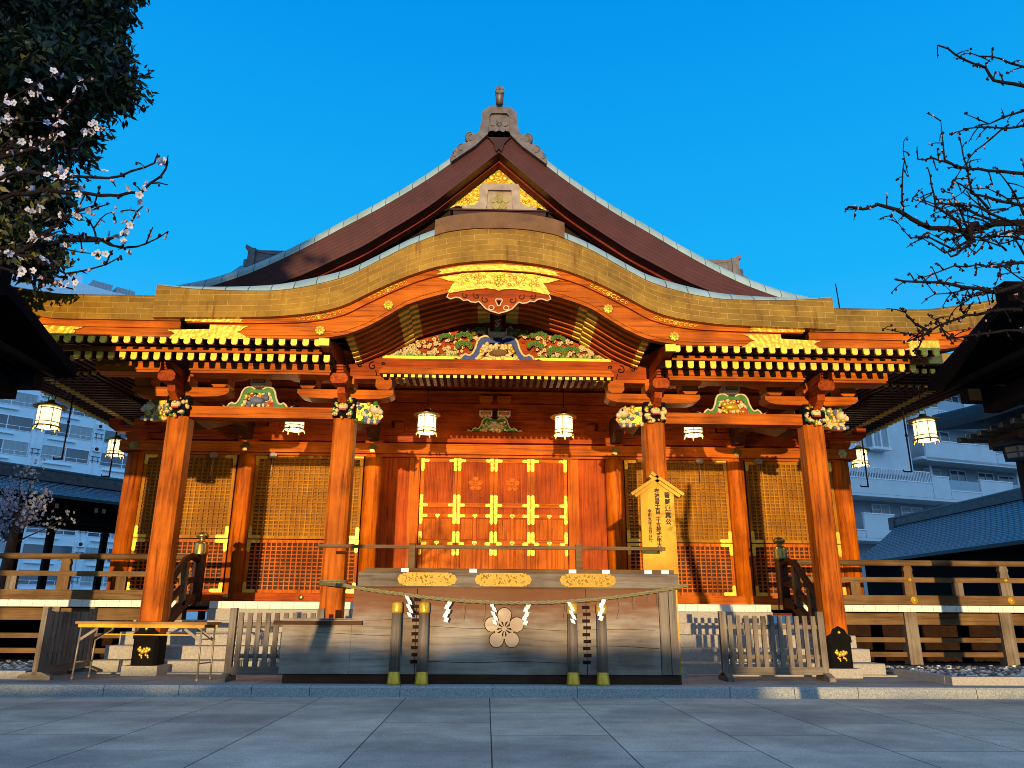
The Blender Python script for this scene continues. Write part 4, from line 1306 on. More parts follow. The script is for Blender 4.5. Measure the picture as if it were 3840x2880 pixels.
# ================================================================== offering box and what stands round it
ob = thing('offering_box', 'huge weathered timber offering box with a plum crest and gilt straps, below the doors', 'offering box', (0, 10.5, .13), off=(0, 10.5, .13))
M['board'] = wood('weathered_board', (.30, .26, .21), (.15, .12, .09), 'x', rough=.8, g=15)
def stain_and_light(m):
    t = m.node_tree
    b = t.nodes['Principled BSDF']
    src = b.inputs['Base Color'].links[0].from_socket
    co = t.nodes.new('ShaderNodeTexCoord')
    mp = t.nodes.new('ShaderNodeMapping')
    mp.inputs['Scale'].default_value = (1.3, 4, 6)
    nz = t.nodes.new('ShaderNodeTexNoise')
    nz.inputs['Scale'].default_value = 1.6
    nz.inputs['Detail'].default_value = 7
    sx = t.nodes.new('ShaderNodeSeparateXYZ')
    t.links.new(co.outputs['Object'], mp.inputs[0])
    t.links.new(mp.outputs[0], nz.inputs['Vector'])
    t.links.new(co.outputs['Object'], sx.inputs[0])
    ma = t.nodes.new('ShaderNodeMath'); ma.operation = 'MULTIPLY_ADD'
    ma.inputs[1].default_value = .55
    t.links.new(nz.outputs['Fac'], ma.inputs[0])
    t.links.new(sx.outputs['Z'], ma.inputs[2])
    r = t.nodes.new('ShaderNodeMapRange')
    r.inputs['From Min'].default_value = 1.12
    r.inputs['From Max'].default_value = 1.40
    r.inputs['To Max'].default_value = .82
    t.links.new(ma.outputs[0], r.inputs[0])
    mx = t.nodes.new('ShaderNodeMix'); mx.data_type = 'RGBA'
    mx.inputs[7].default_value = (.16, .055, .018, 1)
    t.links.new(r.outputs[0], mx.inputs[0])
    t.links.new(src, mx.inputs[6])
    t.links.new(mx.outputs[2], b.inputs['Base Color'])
stain_and_light(M['board'])        # brown stain, with warm light painted in, on the boards' upper part
b = MB()
for x0, x1, z1 in ((-1.86, -1.032, 1.318), (-1.024, 1.194, 1.318), (1.202, 2.16, 1.318), (-2.75, -1.863, .925)): b.box(x0, x1, 10.32, 10.40, .25, z1)
b.box(-1.84, 2.30, 10.40, 11.1, .26, 1.31)
b.box(-2.73, -1.84, 10.401, 10.9, .26, .92)
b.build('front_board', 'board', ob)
b = MB()
for x0, x1, z0, dz in ((-.9, 1.1, .83, -.02), (-2.3, -1.1, .90, .02), (1.25, 2.1, .80, .01), (1.25, 2.14, .60, -.02), (-2.3, -1.2, .74, -.015), (-1.0, 1.1, .40, .0)):
    b.tube([(x, 10.3195, z0 + dz * (x - x0) + .008 * math.sin(5 * x)) for x in frange(x0, x1, 14)], .0035, 4)
b.build('crack', 'near_black', ob)
b = MB().box(2.165, 2.29, 10.305, 10.5, .255, 1.315)
b.box(2.295, 2.395, 10.29, 11.1, .255, 1.315)
b.build('corner_post', 'grey_z', ob)
MB().box(-2.7, 2.42, 10.34, 11.05, .132, .252).build('plinth', 'dark_x', ob)
tr = MB().prism_x([(10.24, 1.335), (10.24, 1.50), (10.26, 1.515), (10.42, 1.515), (10.42, 1.318), (10.26, 1.318)], -1.80, 2.43).build('top_rail', 'grey_x', ob)
MB().box(-1.74, 2.40, 10.36, 10.5, 1.516, 1.572).build('upper_rail', 'rail_x', ob)
for x in (-1.21, -.30, 1.03, 1.48, 2.05, 2.28): MB().box(x - .05, x + .05, 10.350, 10.358, 1.518, 1.568).build('paper_tag', 'paper', ob)
for x, w in ((-.90, .39), (.10, .375), (1.22, .375)):
    b = MB()
    o = [(-1, 0), (-.93, .055), (-.84, .06), (-.79, .085), (-.74, .07), (-.70, .085), (.70, .085), (.74, .07), (.79, .085), (.84, .06), (.93, .055), (1, 0)]
    b.prism([(x + q * w, 1.425 + z) for q, z in o] + [(x + q * w, 1.425 - z) for q, z in o[-2:0:-1]], 10.232, 10.241)
    for q in range(60): b.blob((x + rnd.uniform(-.8, .8) * w, 10.232, 1.425 + rnd.uniform(-.065, .065)), rnd.uniform(.006, .012), sq=(1, .4, 1))
    b.build('gilt_strap', 'old_gold', ob)
b = MB()
crest(b, .12, 10.322, .81, .265, .055)
b.build('plum_crest', 'crest_wood', ob)
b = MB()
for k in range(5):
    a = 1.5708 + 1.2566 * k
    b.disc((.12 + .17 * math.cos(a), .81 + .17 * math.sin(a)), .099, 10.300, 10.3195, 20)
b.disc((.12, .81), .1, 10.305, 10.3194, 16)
b.build('crest_shading', 'near_black', ob)  # dark discs standing in for the shading round the crest
for x in (-1.028, 1.198):
    b = MB()
    for k in range(10):
        z = .38 + .085 * k
        b.box(x - .055 + .012 * (k % 2), x + .045 + .012 * (k % 2), 10.313, 10.325, z, z + .042)
    b.build('joint_key', 'near_black', ob)
b = MB()
b.box(-2.44, 2.36, 10.60, 10.655, 1.85, 1.895)
for x in (-1.15, 1.15): b.cbox(x - .045, x + .045, 10.58, 10.67, 1.572, 1.92, .006)
b.build('upper_railing', 'rail_x', ob)
MB().box(-2.85, -1.72, 10.24, 10.315, .845, .895).build('side_ledge', 'dark_x', ob)
# four short posts with brass caps and shoes
for k, (x, lb) in enumerate(((-1.27, 'leftmost of the four, beside the first paper streamer'), (-.92, 'second from the left, clear of any streamer'), (1.00, 'third from the left, behind the fifth streamer'), (1.38, 'rightmost, behind the last streamer'))):
    p = thing('guard_post', 'brass capped grey post, ' + lb, 'post', (x, 10.2, .13), group='guard posts before the offering box')
    b = MB().lathe([(.07, .16), (.062, .90)], (0, 0, 0), 20)
    b.build('shaft', 'grey_z', p)
    MB().lathe([(.086, 0), (.086, .03), (.08, .10), (.07, .155), (.066, .19)], (0, 0, 0), 22).build('brass_shoe', 'gold', p)
    MB().lathe([(.066, .87), (.07, .89), (.07, .985), (.055, 1.005), (.01, 1.01)], (0, 0, 0), 22).build('brass_cap', 'gold', p)
# rope across the front
def zr(x): return 1.133 + .046 * (x - .25) ** 2
def rope_at(x):
    if x > -1.95: return (x, 10.05 + .018 * abs(x) ** 1.5, zr(x) - .03 * max(0, -1.2 - x))
    t = (-1.95 - x) / .62                     # the left end runs back to the porch pillar
    return (x, 10.10 + 1.4 * t, zr(-1.95) - .022 + .07 * t)
b = MB()
for s_ in range(3):
    b.tube([(p[0], p[1] + .013 * math.cos(21 * p[0] + 2.094 * s_), p[2] + .013 * math.sin(21 * p[0] + 2.094 * s_)) for p in [rope_at(x) for x in frange(-2.56, 2.52, 260)]], .0135, 6)
for dz in (-.03, 0, .028): b.tube([(-2.41 + .2 * math.cos(a), 11.745 + .2 * math.sin(a), 1.42 + dz) for a in frange(0, 6.2832, 21)], .015, 6)
M['rope'] = mat('straw_rope', (.27, .22, .10), (.15, .12, .05), rough=.9, scale=(40, 40, 40))
for x in (-.92, -.4, -.15, .2, .9, 1.6, 1.8, 2.0, 2.12):
    l_ = rnd.uniform(.1, .3)
    b.tube([(x, 10.07, zr(x)), (x + rnd.uniform(-.02, .02), 10.06, zr(x) - l_ * .5), (x + rnd.uniform(-.03, .03), 10.07, zr(x) - l_)], .0035, 4)
rp = b.build('straw_rope', 'rope')
tag(rp, 'twisted straw rope sagging across the front of the offering box', 'rope')
# folded paper streamers
for k, (x, lb) in enumerate(((-1.14, 'beside the leftmost guard post'), (-.58, 'between the second post and the plum crest'), (-.055, 'just left of the plum crest'), (.43, 'just right of the plum crest'), (.945, 'in front of the third guard post'), (1.40, 'in front of the rightmost guard post'))):
    b = MB()
    z = zr(x) - .005
    sx = 1 if k % 2 == 0 else -1
    px_, y = x, 10.06
    for q in range(5):
        w, h = .052, .062
        t_ = .012 * (1 if q % 2 else -1) + rnd.uniform(-.006, .006)
        x0, x1 = px_ - w / 2, px_ + w / 2
        zt, zb = z - q * .052, z - q * .052 - h
        dx = sx * .02
        b.add([(x0, y + t_, zt), (x1, y + t_ * .3, zt - .012), (x1 + dx, y - t_, zb - .006), (x0 + dx, y - t_ * .4, zb + .012),
               (x0, y + t_ + .002, zt), (x1, y + t_ * .3 + .002, zt - .012), (x1 + dx, y - t_ + .002, zb - .006), (x0 + dx, y - t_ * .4 + .002, zb + .012)],
              [(0, 3, 2, 1), (4, 5, 6, 7), (0, 1, 5, 4), (1, 2, 6, 5), (2, 3, 7, 6), (3, 0, 4, 7)])
        px_ += sx * (.030 if q % 2 == 0 else -.012) * (1 if k != 3 else 1)
    o = b.build('paper_streamer', 'paper')
    tag(o, 'white folded paper streamer on the rope, ' + lb, 'streamer', 'paper streamers on the straw rope')

# ---- signboard
sg = thing('signboard', 'pale timber signboard with a small gabled top and brushed black writing', 'sign', (2.40, 11.15, .13), off=(2.40, 11.15, .13))
M['cypress'] = wood('new_cypress', (.74, .42, .045), (.62, .31, .025), 'z', rough=.6, g=9, bump=.1)
MB().prism([(2.145, 1.40), (2.655, 1.40), (2.645, 2.76), (2.42, 2.93), (2.37, 2.93), (2.145, 2.76)], 11.12, 11.16).build('board', 'cypress', sg)
for sgn in (-1, 1):
    b = MB()
    a, c = (2.375 - .03 * sgn, 2.995), (2.395 + sgn * .40, 2.72)
    if sgn > 0: a = (2.33, 3.045)
    d = Vector((c[0] - a[0], c[1] - a[1])).normalized()
    n_ = Vector((-d.y, d.x)) * (1 if sgn > 0 else -1)
    b.prism([a, c, (c[0] - n_.x * .045, c[1] - n_.y * .045), (a[0] - n_.x * .045, a[1] - n_.y * .045)], 11.06, 11.24)
    n2 = n_ * .05
    b.prism([(a[0] - n2.x, a[1] - n2.y), (c[0] - n2.x - d.x * .03, c[1] - n2.y - d.y * .03), (c[0] - n2.x * 1.9 - d.x * .03, c[1] - n2.y * 1.9 - d.y * .03), (a[0] - n2.x * 1.9, a[1] - n2.y * 1.9)], 11.08, 11.2)
    b.build('small_roof', 'cypress', sg)
b = MB()
for x in (2.2, 2.6): b.box(x - .025, x + .025, 11.161, 11.21, .13, 2.7)
b.build('support_post', 'cypress', sg)
dg = None
def kanji(b, txt, x, z, size, pitch, y):
    """upright column of brushed characters on a board facing the forecourt"""
    for ch in txt:
        cu = bpy.data.curves.new('glyph', 'FONT')
        cu.body = ch
        cu.size = size
        cu.extrude = .0008
        cu.offset = .004 * size / .1
        cu.resolution_u = 4
        t_ = bpy.data.objects.new('glyph', cu)
        COL.objects.link(t_)
        bpy.context.view_layer.update()
        me = bpy.data.meshes.new_from_object(t_.evaluated_get(bpy.context.evaluated_depsgraph_get()))
        b.add([(x + (v.co.x - .5 * size) * .92, y - v.co.z, z + v.co.y - .38 * size) for v in me.vertices], [tuple(p.vertices) for p in me.polygons])
        bpy.data.objects.remove(t_)
        bpy.data.curves.remove(cu)
        bpy.data.meshes.remove(me)
        z -= pitch
b = MB()
kanji(b, '菅原道真公', 2.545, 2.70, .092, .0985, 11.116)
kanji(b, '御神忌千百二十五年式年大祭', 2.395, 2.755, .082, .0712, 11.116)
kanji(b, '令和九年五月斎行', 2.272, 2.46, .060, .0592, 11.116)
M['ink'] = mat('black_ink', (.02, .012, .01), rough=.6, bump=0)
b.build('lettering', 'ink', sg)

# ---- slatted barriers
def barrier(loc, rz, n, w, label, m, hz=.86):
    t_ = thing('slatted_barrier', label, 'barrier', loc, rz, 'slatted timber barriers')
    for x in (-w / 2, w / 2):
        MB().box(x - .045, x + .045, -.035, .035, .06, hz + .06).build('post', m + '_z', t_)
        MB().prism_x([(-.22, 0), (.22, 0), (.22, .05), (.08, .10), (-.08, .10), (-.22, .05)], x - .045, x + .045).build('foot', m + '_y', t_)
    for z, nm, h in ((.10, 'bottom_rail', .10), (.28, 'lower_rail', .06), (.68, 'upper_rail', .06)):
        MB().box(-w / 2 + .045, w / 2 - .045, .008 if h < .1 else -.03, .034, z - h / 2 + .03, z + h / 2 + .03).build(nm, m + '_x', t_)
    for i in range(n):
        x = -w / 2 + .045 + (w - .09) * (i + .5) / n
        MB().box(x - .032, x + .032, -.022, .006, .165, hz + random.uniform(-.006, .006)).build('slat', m + '_z', t_)
    return t_
barrier((3.92, 11.06, .13), 0, 11, 1.40, 'weathered slatted barrier right of the offering box, before the right steps', 'grey')
barrier((-2.92, 10.68, .13), 0, 9, 1.16, 'grey slatted barrier between the folding table and the offering box', 'grey')
barrier((-5.98, 11.32, .13), R(86), 10, 1.10, 'dark slatted barrier turned edge-on at the left end of the folding table', 'grey')

# ---- folding table
M['tabletop'] = wood('worn_tabletop', (.40, .22, .09), (.22, .11, .04), 'x', rough=.5)
ft = thing('folding_table', 'long folding table with bare wooden top and thin steel legs, left of the steps', 'table', (-4.68, 10.85, .13), R(-9))
MB().box(-.94, .94, -.2, .2, .705, .735).build('tabletop', 'tabletop', ft)
b = MB()
for y in (-.185, .165): b.box(-.90, .90, y, y + .02, .66, .704)
b.box(-.62, .62, -.01, .01, .56, .575)
b.build('apron', 'cypress', ft)
M['steel'] = mat('worn_steel', (.36, .31, .24), (.20, .15, .10), rough=.5, metal=.5)
for x, q in ((-.86, 1), (.86, -1)):
    b = MB()
    for y in (-.17, .17):
        b.tube([(x, y, .66), (x - q * .015, y, .02)], .013, 8)
        b.bar((x, y, .50), (x + q * .24, y, .65), .008, .035)
    b.tube([(x, -.17, .22), (x, .17, .22)], .009, 6)
    b.tube([(x, -.17, .52), (x, .17, .52)], .009, 6)
    for y in (-.17, .17): b.lathe([(.02, 0), (.02, .04)], (x - q * .015, y, 0), 8)
    b.build('leg', 'steel', ft)

# ---- gravel beds with raised kerbs at both ends of the porch
for x0, x1, y0 in ((6.02, 16, 10.42), (-16, -6.2, 10.85)):
    b = MB()
    n = 6
    for i in range(n):
        a, c = x0 + (x1 - x0) * i / n, x0 + (x1 - x0) * (i + 1) / n
        b.box(a + .004, c - .004, y0, y0 + .16, .1, .235)
    xi = x0 if x0 > 0 else x1 - .16
    b.box(xi, xi + .16, y0 + .165, 11.9, .1, .232)
    struct(b.build('kerb', 'granite'))
    b = MB()
    b.box(x0 + .05, x1 - .05, y0 + .1, 14.5, .1, .175)
    rr = random.Random(4)
    for i in range(1500):
        x = rr.uniform(x0 + .2, min(x1, x0 + 6) - .1) if x0 > 0 else rr.uniform(max(x0, x1 - 6), x1 - .2)
        y = y0 + .2 + 2.6 * rr.random() ** 1.6
        b.blob((x, y, .18 + rr.uniform(0, .025)), rr.uniform(.015, .042), rr.choice([1, 1, 2, 0]), 5, 3, (1.2, 1, .6), .2)
    o = b.build('gravel', ['earth', 'white', 'granite'])
    o['kind'] = 'stuff'
# ================================================================== trees
M['bark'] = mat('dark_plum_bark', (.014, .010, .011), (.006, .005, .006), spec=.05, rough=.9, scale=(30, 30, 30), bump=.4)
M['bark2'] = mat('brown_bark', (.12, .07, .04), (.05, .03, .02), rough=.9, scale=(14, 14, 5), bump=.5)
M['bud'] = mat('dark_bud', (.020, .010, .013), (.010, .006, .008), spec=.1, rough=.8, bump=0)
M['petal'] = mat('white_petal', (.50, .53, .66), (.36, .37, .50), rough=.7, scale=(60, 60, 60), bump=0)
M['calyx'] = mat('rosy_bud', (.40, .27, .31), (.28, .14, .18), rough=.7, scale=(80, 80, 80), bump=0)
M['stamen'] = mat('stamen', (.30, .22, .14), rough=.7, bump=0)
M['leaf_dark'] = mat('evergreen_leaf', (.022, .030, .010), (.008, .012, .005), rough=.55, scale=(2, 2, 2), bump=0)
M['leaf_lit'] = mat('lit_leaf', (.12, .11, .014), (.05, .055, .010), rough=.55, scale=(2, 2, 2), bump=0)  # lighter copy of the leaf colour, painted as light on the crown
def flower(b, c, r, rr, mp_=0, mc=1):
    nrm = Vector((rr.uniform(-1, 1), rr.uniform(-1.4, .1), rr.uniform(-.7, .7))).normalized()
    t1 = nrm.orthogonal().normalized()
    t2 = nrm.cross(t1)
    c = Vector(c)
    for k in range(5):
        a = 1.2566 * k
        d = t1 * math.cos(a) + t2 * math.sin(a)
        e = nrm.cross(d)
        up = nrm * r * .28
        p = [c, c + d * r * .45 + e * r * .42 + up * .5, c + d * r * .9 + e * r * .34 + up, c + d * r * 1.05 + up * .9, c + d * r * .9 - e * r * .34 + up, c + d * r * .45 - e * r * .42 + up * .5]
        b.add(p, [(0, 1, 2, 3), (0, 3, 4, 5)], mp_)
    for k in range(5):
        a = 1.2566 * k + .6
        d = t1 * math.cos(a) + t2 * math.sin(a)
        b.bar(c, c + d * r * .35 + nrm * r * .4, r * .05, r * .05, mc)
def plum(name, label, lines, rad, trunk, seed, bloom, spur, bl_r):
    rr = random.Random(seed)
    t_ = thing(name, label, 'tree', trunk[0])
    off = Vector(trunk[0])
    wood_, fl = MB(), MB()
    tk = MB().tube([Vector(p) - off for p in trunk], [.13 - .07 * i / (len(trunk) - 1) for i in range(len(trunk))], 10)
    tk.build('trunk', 'bark', t_)
    for ln in lines:
        pts = [Vector(p) for p in ln[1]]
        w0 = ln[0] * rad
        # subdivide with small kinks
        q = []
        for a, c in zip(pts, pts[1:]):
            n = max(2, int((c - a).length / .05))
            for i in range(n):
                j = Vector((rr.uniform(-1, 1), rr.uniform(-1, 1), rr.uniform(-1, 1))) * (.006 if 0 < i else .002)
                q.append(a.lerp(c, i / n) + j)
        q.append(pts[-1])
        rs = [w0 * (1 - .72 * i / (len(q) - 1)) for i in range(len(q))]
        wood_.tube([p - off for p in q], rs, 6)
        for i in range(2, len(q)):
            if rr.random() < spur * .75:               # buds set close along the wood
                for s_ in range(rr.choice([1, 2, 2, 3])):
                    p = q[i] + Vector((rr.uniform(-1, 1), rr.uniform(-1, 1), rr.uniform(-.8, 1.2))).normalized() * (rs[i] + .006) - off
                    wood_.blob(p, rr.uniform(.0045, .0075), 1 if rr.random() < .9 else 2, 5, 4, (1, 1, 1.3))
            if rr.random() < spur:
                d = Vector((rr.uniform(-1, 1), rr.uniform(-.8, .8), rr.uniform(-1, 1.1))).normalized() * rr.uniform(.012, .095)
                e = q[i] + d
                mid = q[i] + d * .5 + Vector((0, 0, .006))
                wood_.tube([q[i] - off, mid - off, e - off], [.0036, .003, .002], 4)
                for s_ in range(rr.choice([1, 1, 2, 3])):
                    p = q[i].lerp(e, rr.uniform(.4, 1.05)) + Vector((rr.uniform(-1, 1), rr.uniform(-1, 1), rr.uniform(-1, 1))) * .006 - off
                    wood_.blob(p, rr.uniform(.0045, .007), 1 if rr.random() < .88 else 2, 5, 4, (1, 1, 1.25))
            if rr.random() < bloom * (.35 + .9 * i / len(q)):
                for s_ in range(rr.choice([1, 2, 2, 3, 5])):
                    p = q[i] + Vector((rr.uniform(-1, 1), rr.uniform(-1, .4), rr.uniform(-.6, 1))) * .026 - off
                    if rr.random() < .72: flower(fl, p, bl_r * rr.uniform(.85, 1.15), rr)
                    else: fl.blob(p, bl_r * .42, 2, 6, 5)
    wood_.build('branch', ['bark', 'bud', 'calyx'], t_)
    if fl.v: fl.build('blossom', ['petal', 'stamen', 'calyx'], t_)
    return t_
A = (-2.42, 2.6, 2.15)
LL = [(1.0, [A, (-2.13, 2.55, 2.49), (-1.97, 2.55, 2.56), (-1.88, 2.55, 2.59), (-1.75, 2.55, 2.57), (-1.57, 2.55, 2.57), (-1.49, 2.55, 2.6), (-1.41, 2.55, 2.64)]),
 (1.1, [A, (-2.18, 2.63, 2.47), (-2.01, 2.63, 2.52), (-1.85, 2.63, 2.56), (-1.64, 2.63, 2.54), (-1.57, 2.63, 2.54), (-1.48, 2.63, 2.56), (-1.42, 2.63, 2.63), (-1.4, 2.63, 2.7)]),
 (1.5, [A, (-2.13, 2.71, 2.26), (-2.02, 2.71, 2.31), (-1.94, 2.71, 2.34), (-1.86, 2.71, 2.42), (-1.8, 2.71, 2.49), (-1.7, 2.71, 2.54)]),
 (.9, [(-1.94, 2.71, 2.34), (-1.83, 2.79, 2.43), (-1.71, 2.79, 2.43), (-1.61, 2.79, 2.46), (-1.58, 2.79, 2.53), (-1.55, 2.79, 2.59)]),
 (.7, [(-1.88, 2.8, 2.45), (-1.75, 2.87, 2.48), (-1.64, 2.87, 2.44), (-1.55, 2.87, 2.46), (-1.47, 2.87, 2.52)]),
 (1.3, [A, (-2.1, 2.55, 2.63), (-1.99, 2.55, 2.65), (-1.88, 2.55, 2.69), (-1.83, 2.55, 2.71), (-1.79, 2.55, 2.79), (-1.82, 2.55, 2.88)]),
 (.7, [(-2.42, 2.6, 2.6), (-2.21, 2.63, 2.88), (-2.1, 2.63, 2.93), (-2.03, 2.63, 2.95), (-1.96, 2.63, 2.98)]),
 (.6, [(-2.42, 2.65, 2.7), (-2.16, 2.71, 2.99), (-2.11, 2.71, 3.05), (-2.04, 2.71, 3.1), (-1.95, 2.71, 3.15)]),
 (.6, [(-1.88, 2.55, 2.69), (-1.99, 2.79, 2.88), (-1.95, 2.79, 3.05), (-1.91, 2.79, 3.12), (-1.89, 2.79, 3.18)]),
 (.6, [(-1.75, 2.55, 2.57), (-1.95, 2.87, 2.76), (-1.92, 2.87, 2.88), (-1.88, 2.87, 2.99), (-1.82, 2.87, 3.01)]),
 (.8, [A, (-2.1, 2.55, 2.2), (-1.9, 2.55, 2.19), (-1.8, 2.55, 2.17), (-1.7, 2.55, 2.14), (-1.62, 2.55, 2.11)]),
 (.7, [(-2.13, 2.6, 2.26), (-1.8, 2.55, 2.24), (-1.66, 2.55, 2.17), (-1.58, 2.55, 2.19), (-1.48, 2.55, 2.24)]),
 (.5, [(-1.71, 2.79, 2.43), (-1.62, 2.63, 2.35), (-1.64, 2.63, 2.4), (-1.62, 2.63, 2.44), (-1.58, 2.63, 2.47)]),
 (.6, [(-2.18, 2.65, 2.6), (-2.03, 2.71, 2.54), (-1.94, 2.71, 2.5), (-1.82, 2.71, 2.48), (-1.72, 2.71, 2.51)]),
 (.6, [(-1.94, 2.71, 2.34), (-1.92, 2.79, 2.47), (-1.91, 2.79, 2.41), (-1.83, 2.79, 2.39), (-1.69, 2.79, 2.37)]),
 (.6, [(-2.3, 2.6, 2.5), (-2.1, 2.6, 2.78), (-2.0, 2.6, 2.84), (-1.9, 2.62, 2.86)]),
 (.5, [(-2.13, 2.55, 2.49), (-2.05, 2.62, 2.72), (-1.98, 2.62, 2.76), (-1.88, 2.64, 2.80)])]
plum('plum_tree', 'plum tree with white blossom on dark branches, close by on the left', LL, .012, [(-2.9, 2.5, 0), (-2.82, 2.55, .7), (-2.6, 2.58, 1.5), A, (-2.36, 2.6, 2.7)], 21, .62, .45, .0138)
B_ = (3.05, 3.45, 2.75)
RL = [(1.4, [(3.2, 3.4, 3.4), (3.04, 3.3, 3.67), (2.72, 3.3, 3.72), (2.56, 3.3, 3.75), (2.53, 3.3, 3.83), (2.48, 3.3, 3.85), (2.29, 3.3, 3.97)]),
 (.9, [(3.1, 3.4, 3.8), (2.83, 3.4, 3.93), (2.71, 3.4, 3.98), (2.62, 3.4, 3.99), (2.55, 3.4, 4.01)]),
 (.9, [(3.2, 3.5, 3.5), (3.01, 3.5, 3.64), (2.84, 3.5, 3.62), (2.68, 3.5, 3.6), (2.52, 3.5, 3.59), (2.42, 3.5, 3.56)]),
 (.8, [(3.01, 3.55, 3.75), (2.94, 3.6, 3.79), (2.82, 3.6, 3.75), (2.72, 3.6, 3.7), (2.6, 3.6, 3.76)]),
 (.5, [(2.84, 3.6, 3.70), (2.74, 3.7, 3.63), (2.65, 3.7, 3.55), (2.55, 3.7, 3.42), (2.5, 3.7, 3.33)]),
 (1.2, [(3.1, 3.4, 3.0), (2.76, 3.3, 3.16), (2.62, 3.3, 3.18), (2.49, 3.3, 3.19), (2.33, 3.3, 3.2), (2.21, 3.3, 3.24), (2.15, 3.3, 3.26), (2.07, 3.3, 3.25)]),
 (.6, [(2.28, 3.32, 3.22), (2.28, 3.4, 3.32), (2.29, 3.4, 3.42), (2.30, 3.4, 3.56)]),
 (.9, [(2.81, 3.5, 2.98), (2.73, 3.5, 3.06), (2.7, 3.5, 3.19), (2.64, 3.5, 3.32)]),
 (2.1, [B_, (2.97, 3.6, 3.03), (2.81, 3.6, 3.07), (2.64, 3.6, 3.06), (2.48, 3.6, 3.01), (2.27, 3.6, 3.02), (2.19, 3.6, 3.07), (2.1, 3.6, 3.13), (2.0, 3.6, 3.16), (1.91, 3.6, 3.13), (1.83, 3.6, 3.14)]),
 (.6, [(2.19, 3.62, 3.08), (2.2, 3.7, 3.17), (2.21, 3.7, 3.3), (2.24, 3.7, 3.46), (2.27, 3.7, 3.64)]),
 (.9, [(2.40, 3.5, 2.90), (2.25, 3.35, 2.92), (2.12, 3.3, 2.98), (2.12, 3.3, 3.06), (2.12, 3.3, 3.15)]),
 (1.5, [(2.46, 3.5, 3.0), (2.34, 3.4, 2.91), (2.35, 3.4, 2.84), (2.28, 3.4, 2.79), (2.22, 3.4, 2.75)]),
 (1.0, [(2.95, 3.5, 3.0), (2.74, 3.5, 3.11), (2.61, 3.5, 3.14), (2.47, 3.5, 3.18), (2.47, 3.5, 3.34), (2.46, 3.5, 3.52)]),
 (.7, [(2.62, 3.6, 3.15), (2.55, 3.6, 3.25), (2.47, 3.6, 3.31), (2.45, 3.6, 3.33)]),
 (.7, [(2.70, 3.65, 3.10), (2.5, 3.7, 3.23), (2.39, 3.7, 3.23), (2.28, 3.7, 3.28)]),
 (1.4, [(2.9, 3.4, 2.6), (2.53, 3.3, 2.57), (2.34, 3.3, 2.51), (2.26, 3.3, 2.53), (2.12, 3.3, 2.55), (1.95, 3.3, 2.56), (1.85, 3.3, 2.57)]),
 (.8, [(2.7, 3.4, 2.57), (2.47, 3.4, 2.56), (2.37, 3.4, 2.55), (2.29, 3.4, 2.53), (2.24, 3.4, 2.54)]),
 (1.1, [(2.9, 3.5, 2.5), (2.57, 3.5, 2.51), (2.47, 3.5, 2.5), (2.42, 3.5, 2.49), (2.31, 3.5, 2.47), (2.16, 3.5, 2.41), (2.07, 3.5, 2.36), (1.98, 3.5, 2.32)]),
 (.7, [(2.14, 3.55, 2.40), (2.1, 3.6, 2.46), (2.07, 3.6, 2.5), (2.04, 3.6, 2.54)]),
 (.6, [(2.18, 3.6, 2.42), (2.17, 3.7, 2.43), (2.09, 3.7, 2.45), (1.99, 3.7, 2.47)]),
 (.6, [(2.19, 3.45, 2.35), (2.12, 3.35, 2.30), (2.06, 3.3, 2.27), (2.03, 3.3, 2.35), (1.99, 3.3, 2.38)]),
 (.6, [(2.07, 3.45, 2.36), (2.01, 3.4, 2.32), (1.98, 3.4, 2.26), (1.96, 3.4, 2.22)]),
 (1.0, [(2.85, 3.5, 2.4), (2.5, 3.5, 2.39), (2.36, 3.5, 2.37), (2.25, 3.5, 2.35), (2.19, 3.5, 2.34)]),
 (.6, [(2.31, 3.5, 2.47), (2.38, 3.6, 2.51), (2.36, 3.6, 2.54), (2.37, 3.6, 2.59)]),
 (1.0, [(2.9, 3.4, 2.8), (2.55, 3.3, 2.85), (2.46, 3.3, 2.84), (2.34, 3.3, 2.79), (2.28, 3.3, 2.72)]),
 (.7, [(2.33, 3.4, 2.84), (2.19, 3.4, 2.77), (2.09, 3.4, 2.85)]),
 (1.1, [(2.95, 3.5, 2.9), (2.71, 3.5, 2.98), (2.55, 3.5, 3.06), (2.46, 3.5, 3.11), (2.31, 3.5, 3.11)]),
 (.9, [(2.9, 3.5, 2.95), (2.6, 3.45, 2.92), (2.4, 3.4, 2.86), (2.2, 3.4, 2.90)]),
 (.8, [(2.9, 3.3, 2.7), (2.6, 3.3, 2.68), (2.4, 3.32, 2.66), (2.2, 3.36, 2.68), (2.05, 3.4, 2.63)]),
 (.7, [(2.64, 3.6, 3.06), (2.5, 3.6, 3.14), (2.38, 3.6, 3.12), (2.2, 3.6, 3.2)]),
 (.6, [(2.48, 3.6, 3.01), (2.42, 3.55, 3.10), (2.36, 3.5, 3.18), (2.30, 3.5, 3.19)]),
 (.7, [(2.95, 3.4, 2.62), (2.7, 3.4, 2.74), (2.5, 3.42, 2.73), (2.36, 3.42, 2.70)])]
for k in range(12):
    x, z = random.uniform(2.2, 2.7), random.uniform(2.55, 3.2)
    RL.append((.5, [(x + .1, 3.5, z), (x, 3.5 + random.uniform(-.1, .1), z + random.uniform(-.06, .08)), (x - .12, 3.5, z + random.uniform(-.1, .12)), (x - .2, 3.5, z + random.uniform(-.12, .2))]))
plum('plum_tree', 'nearly bare plum tree with dark budding branches, close by on the right', RL, .0115, [(3.5, 3.4, 0), (3.45, 3.42, .8), (3.25, 3.45, 1.8), B_, (3.15, 3.45, 3.4), (3.2, 3.4, 3.8)], 33, .012, .95, .0115)

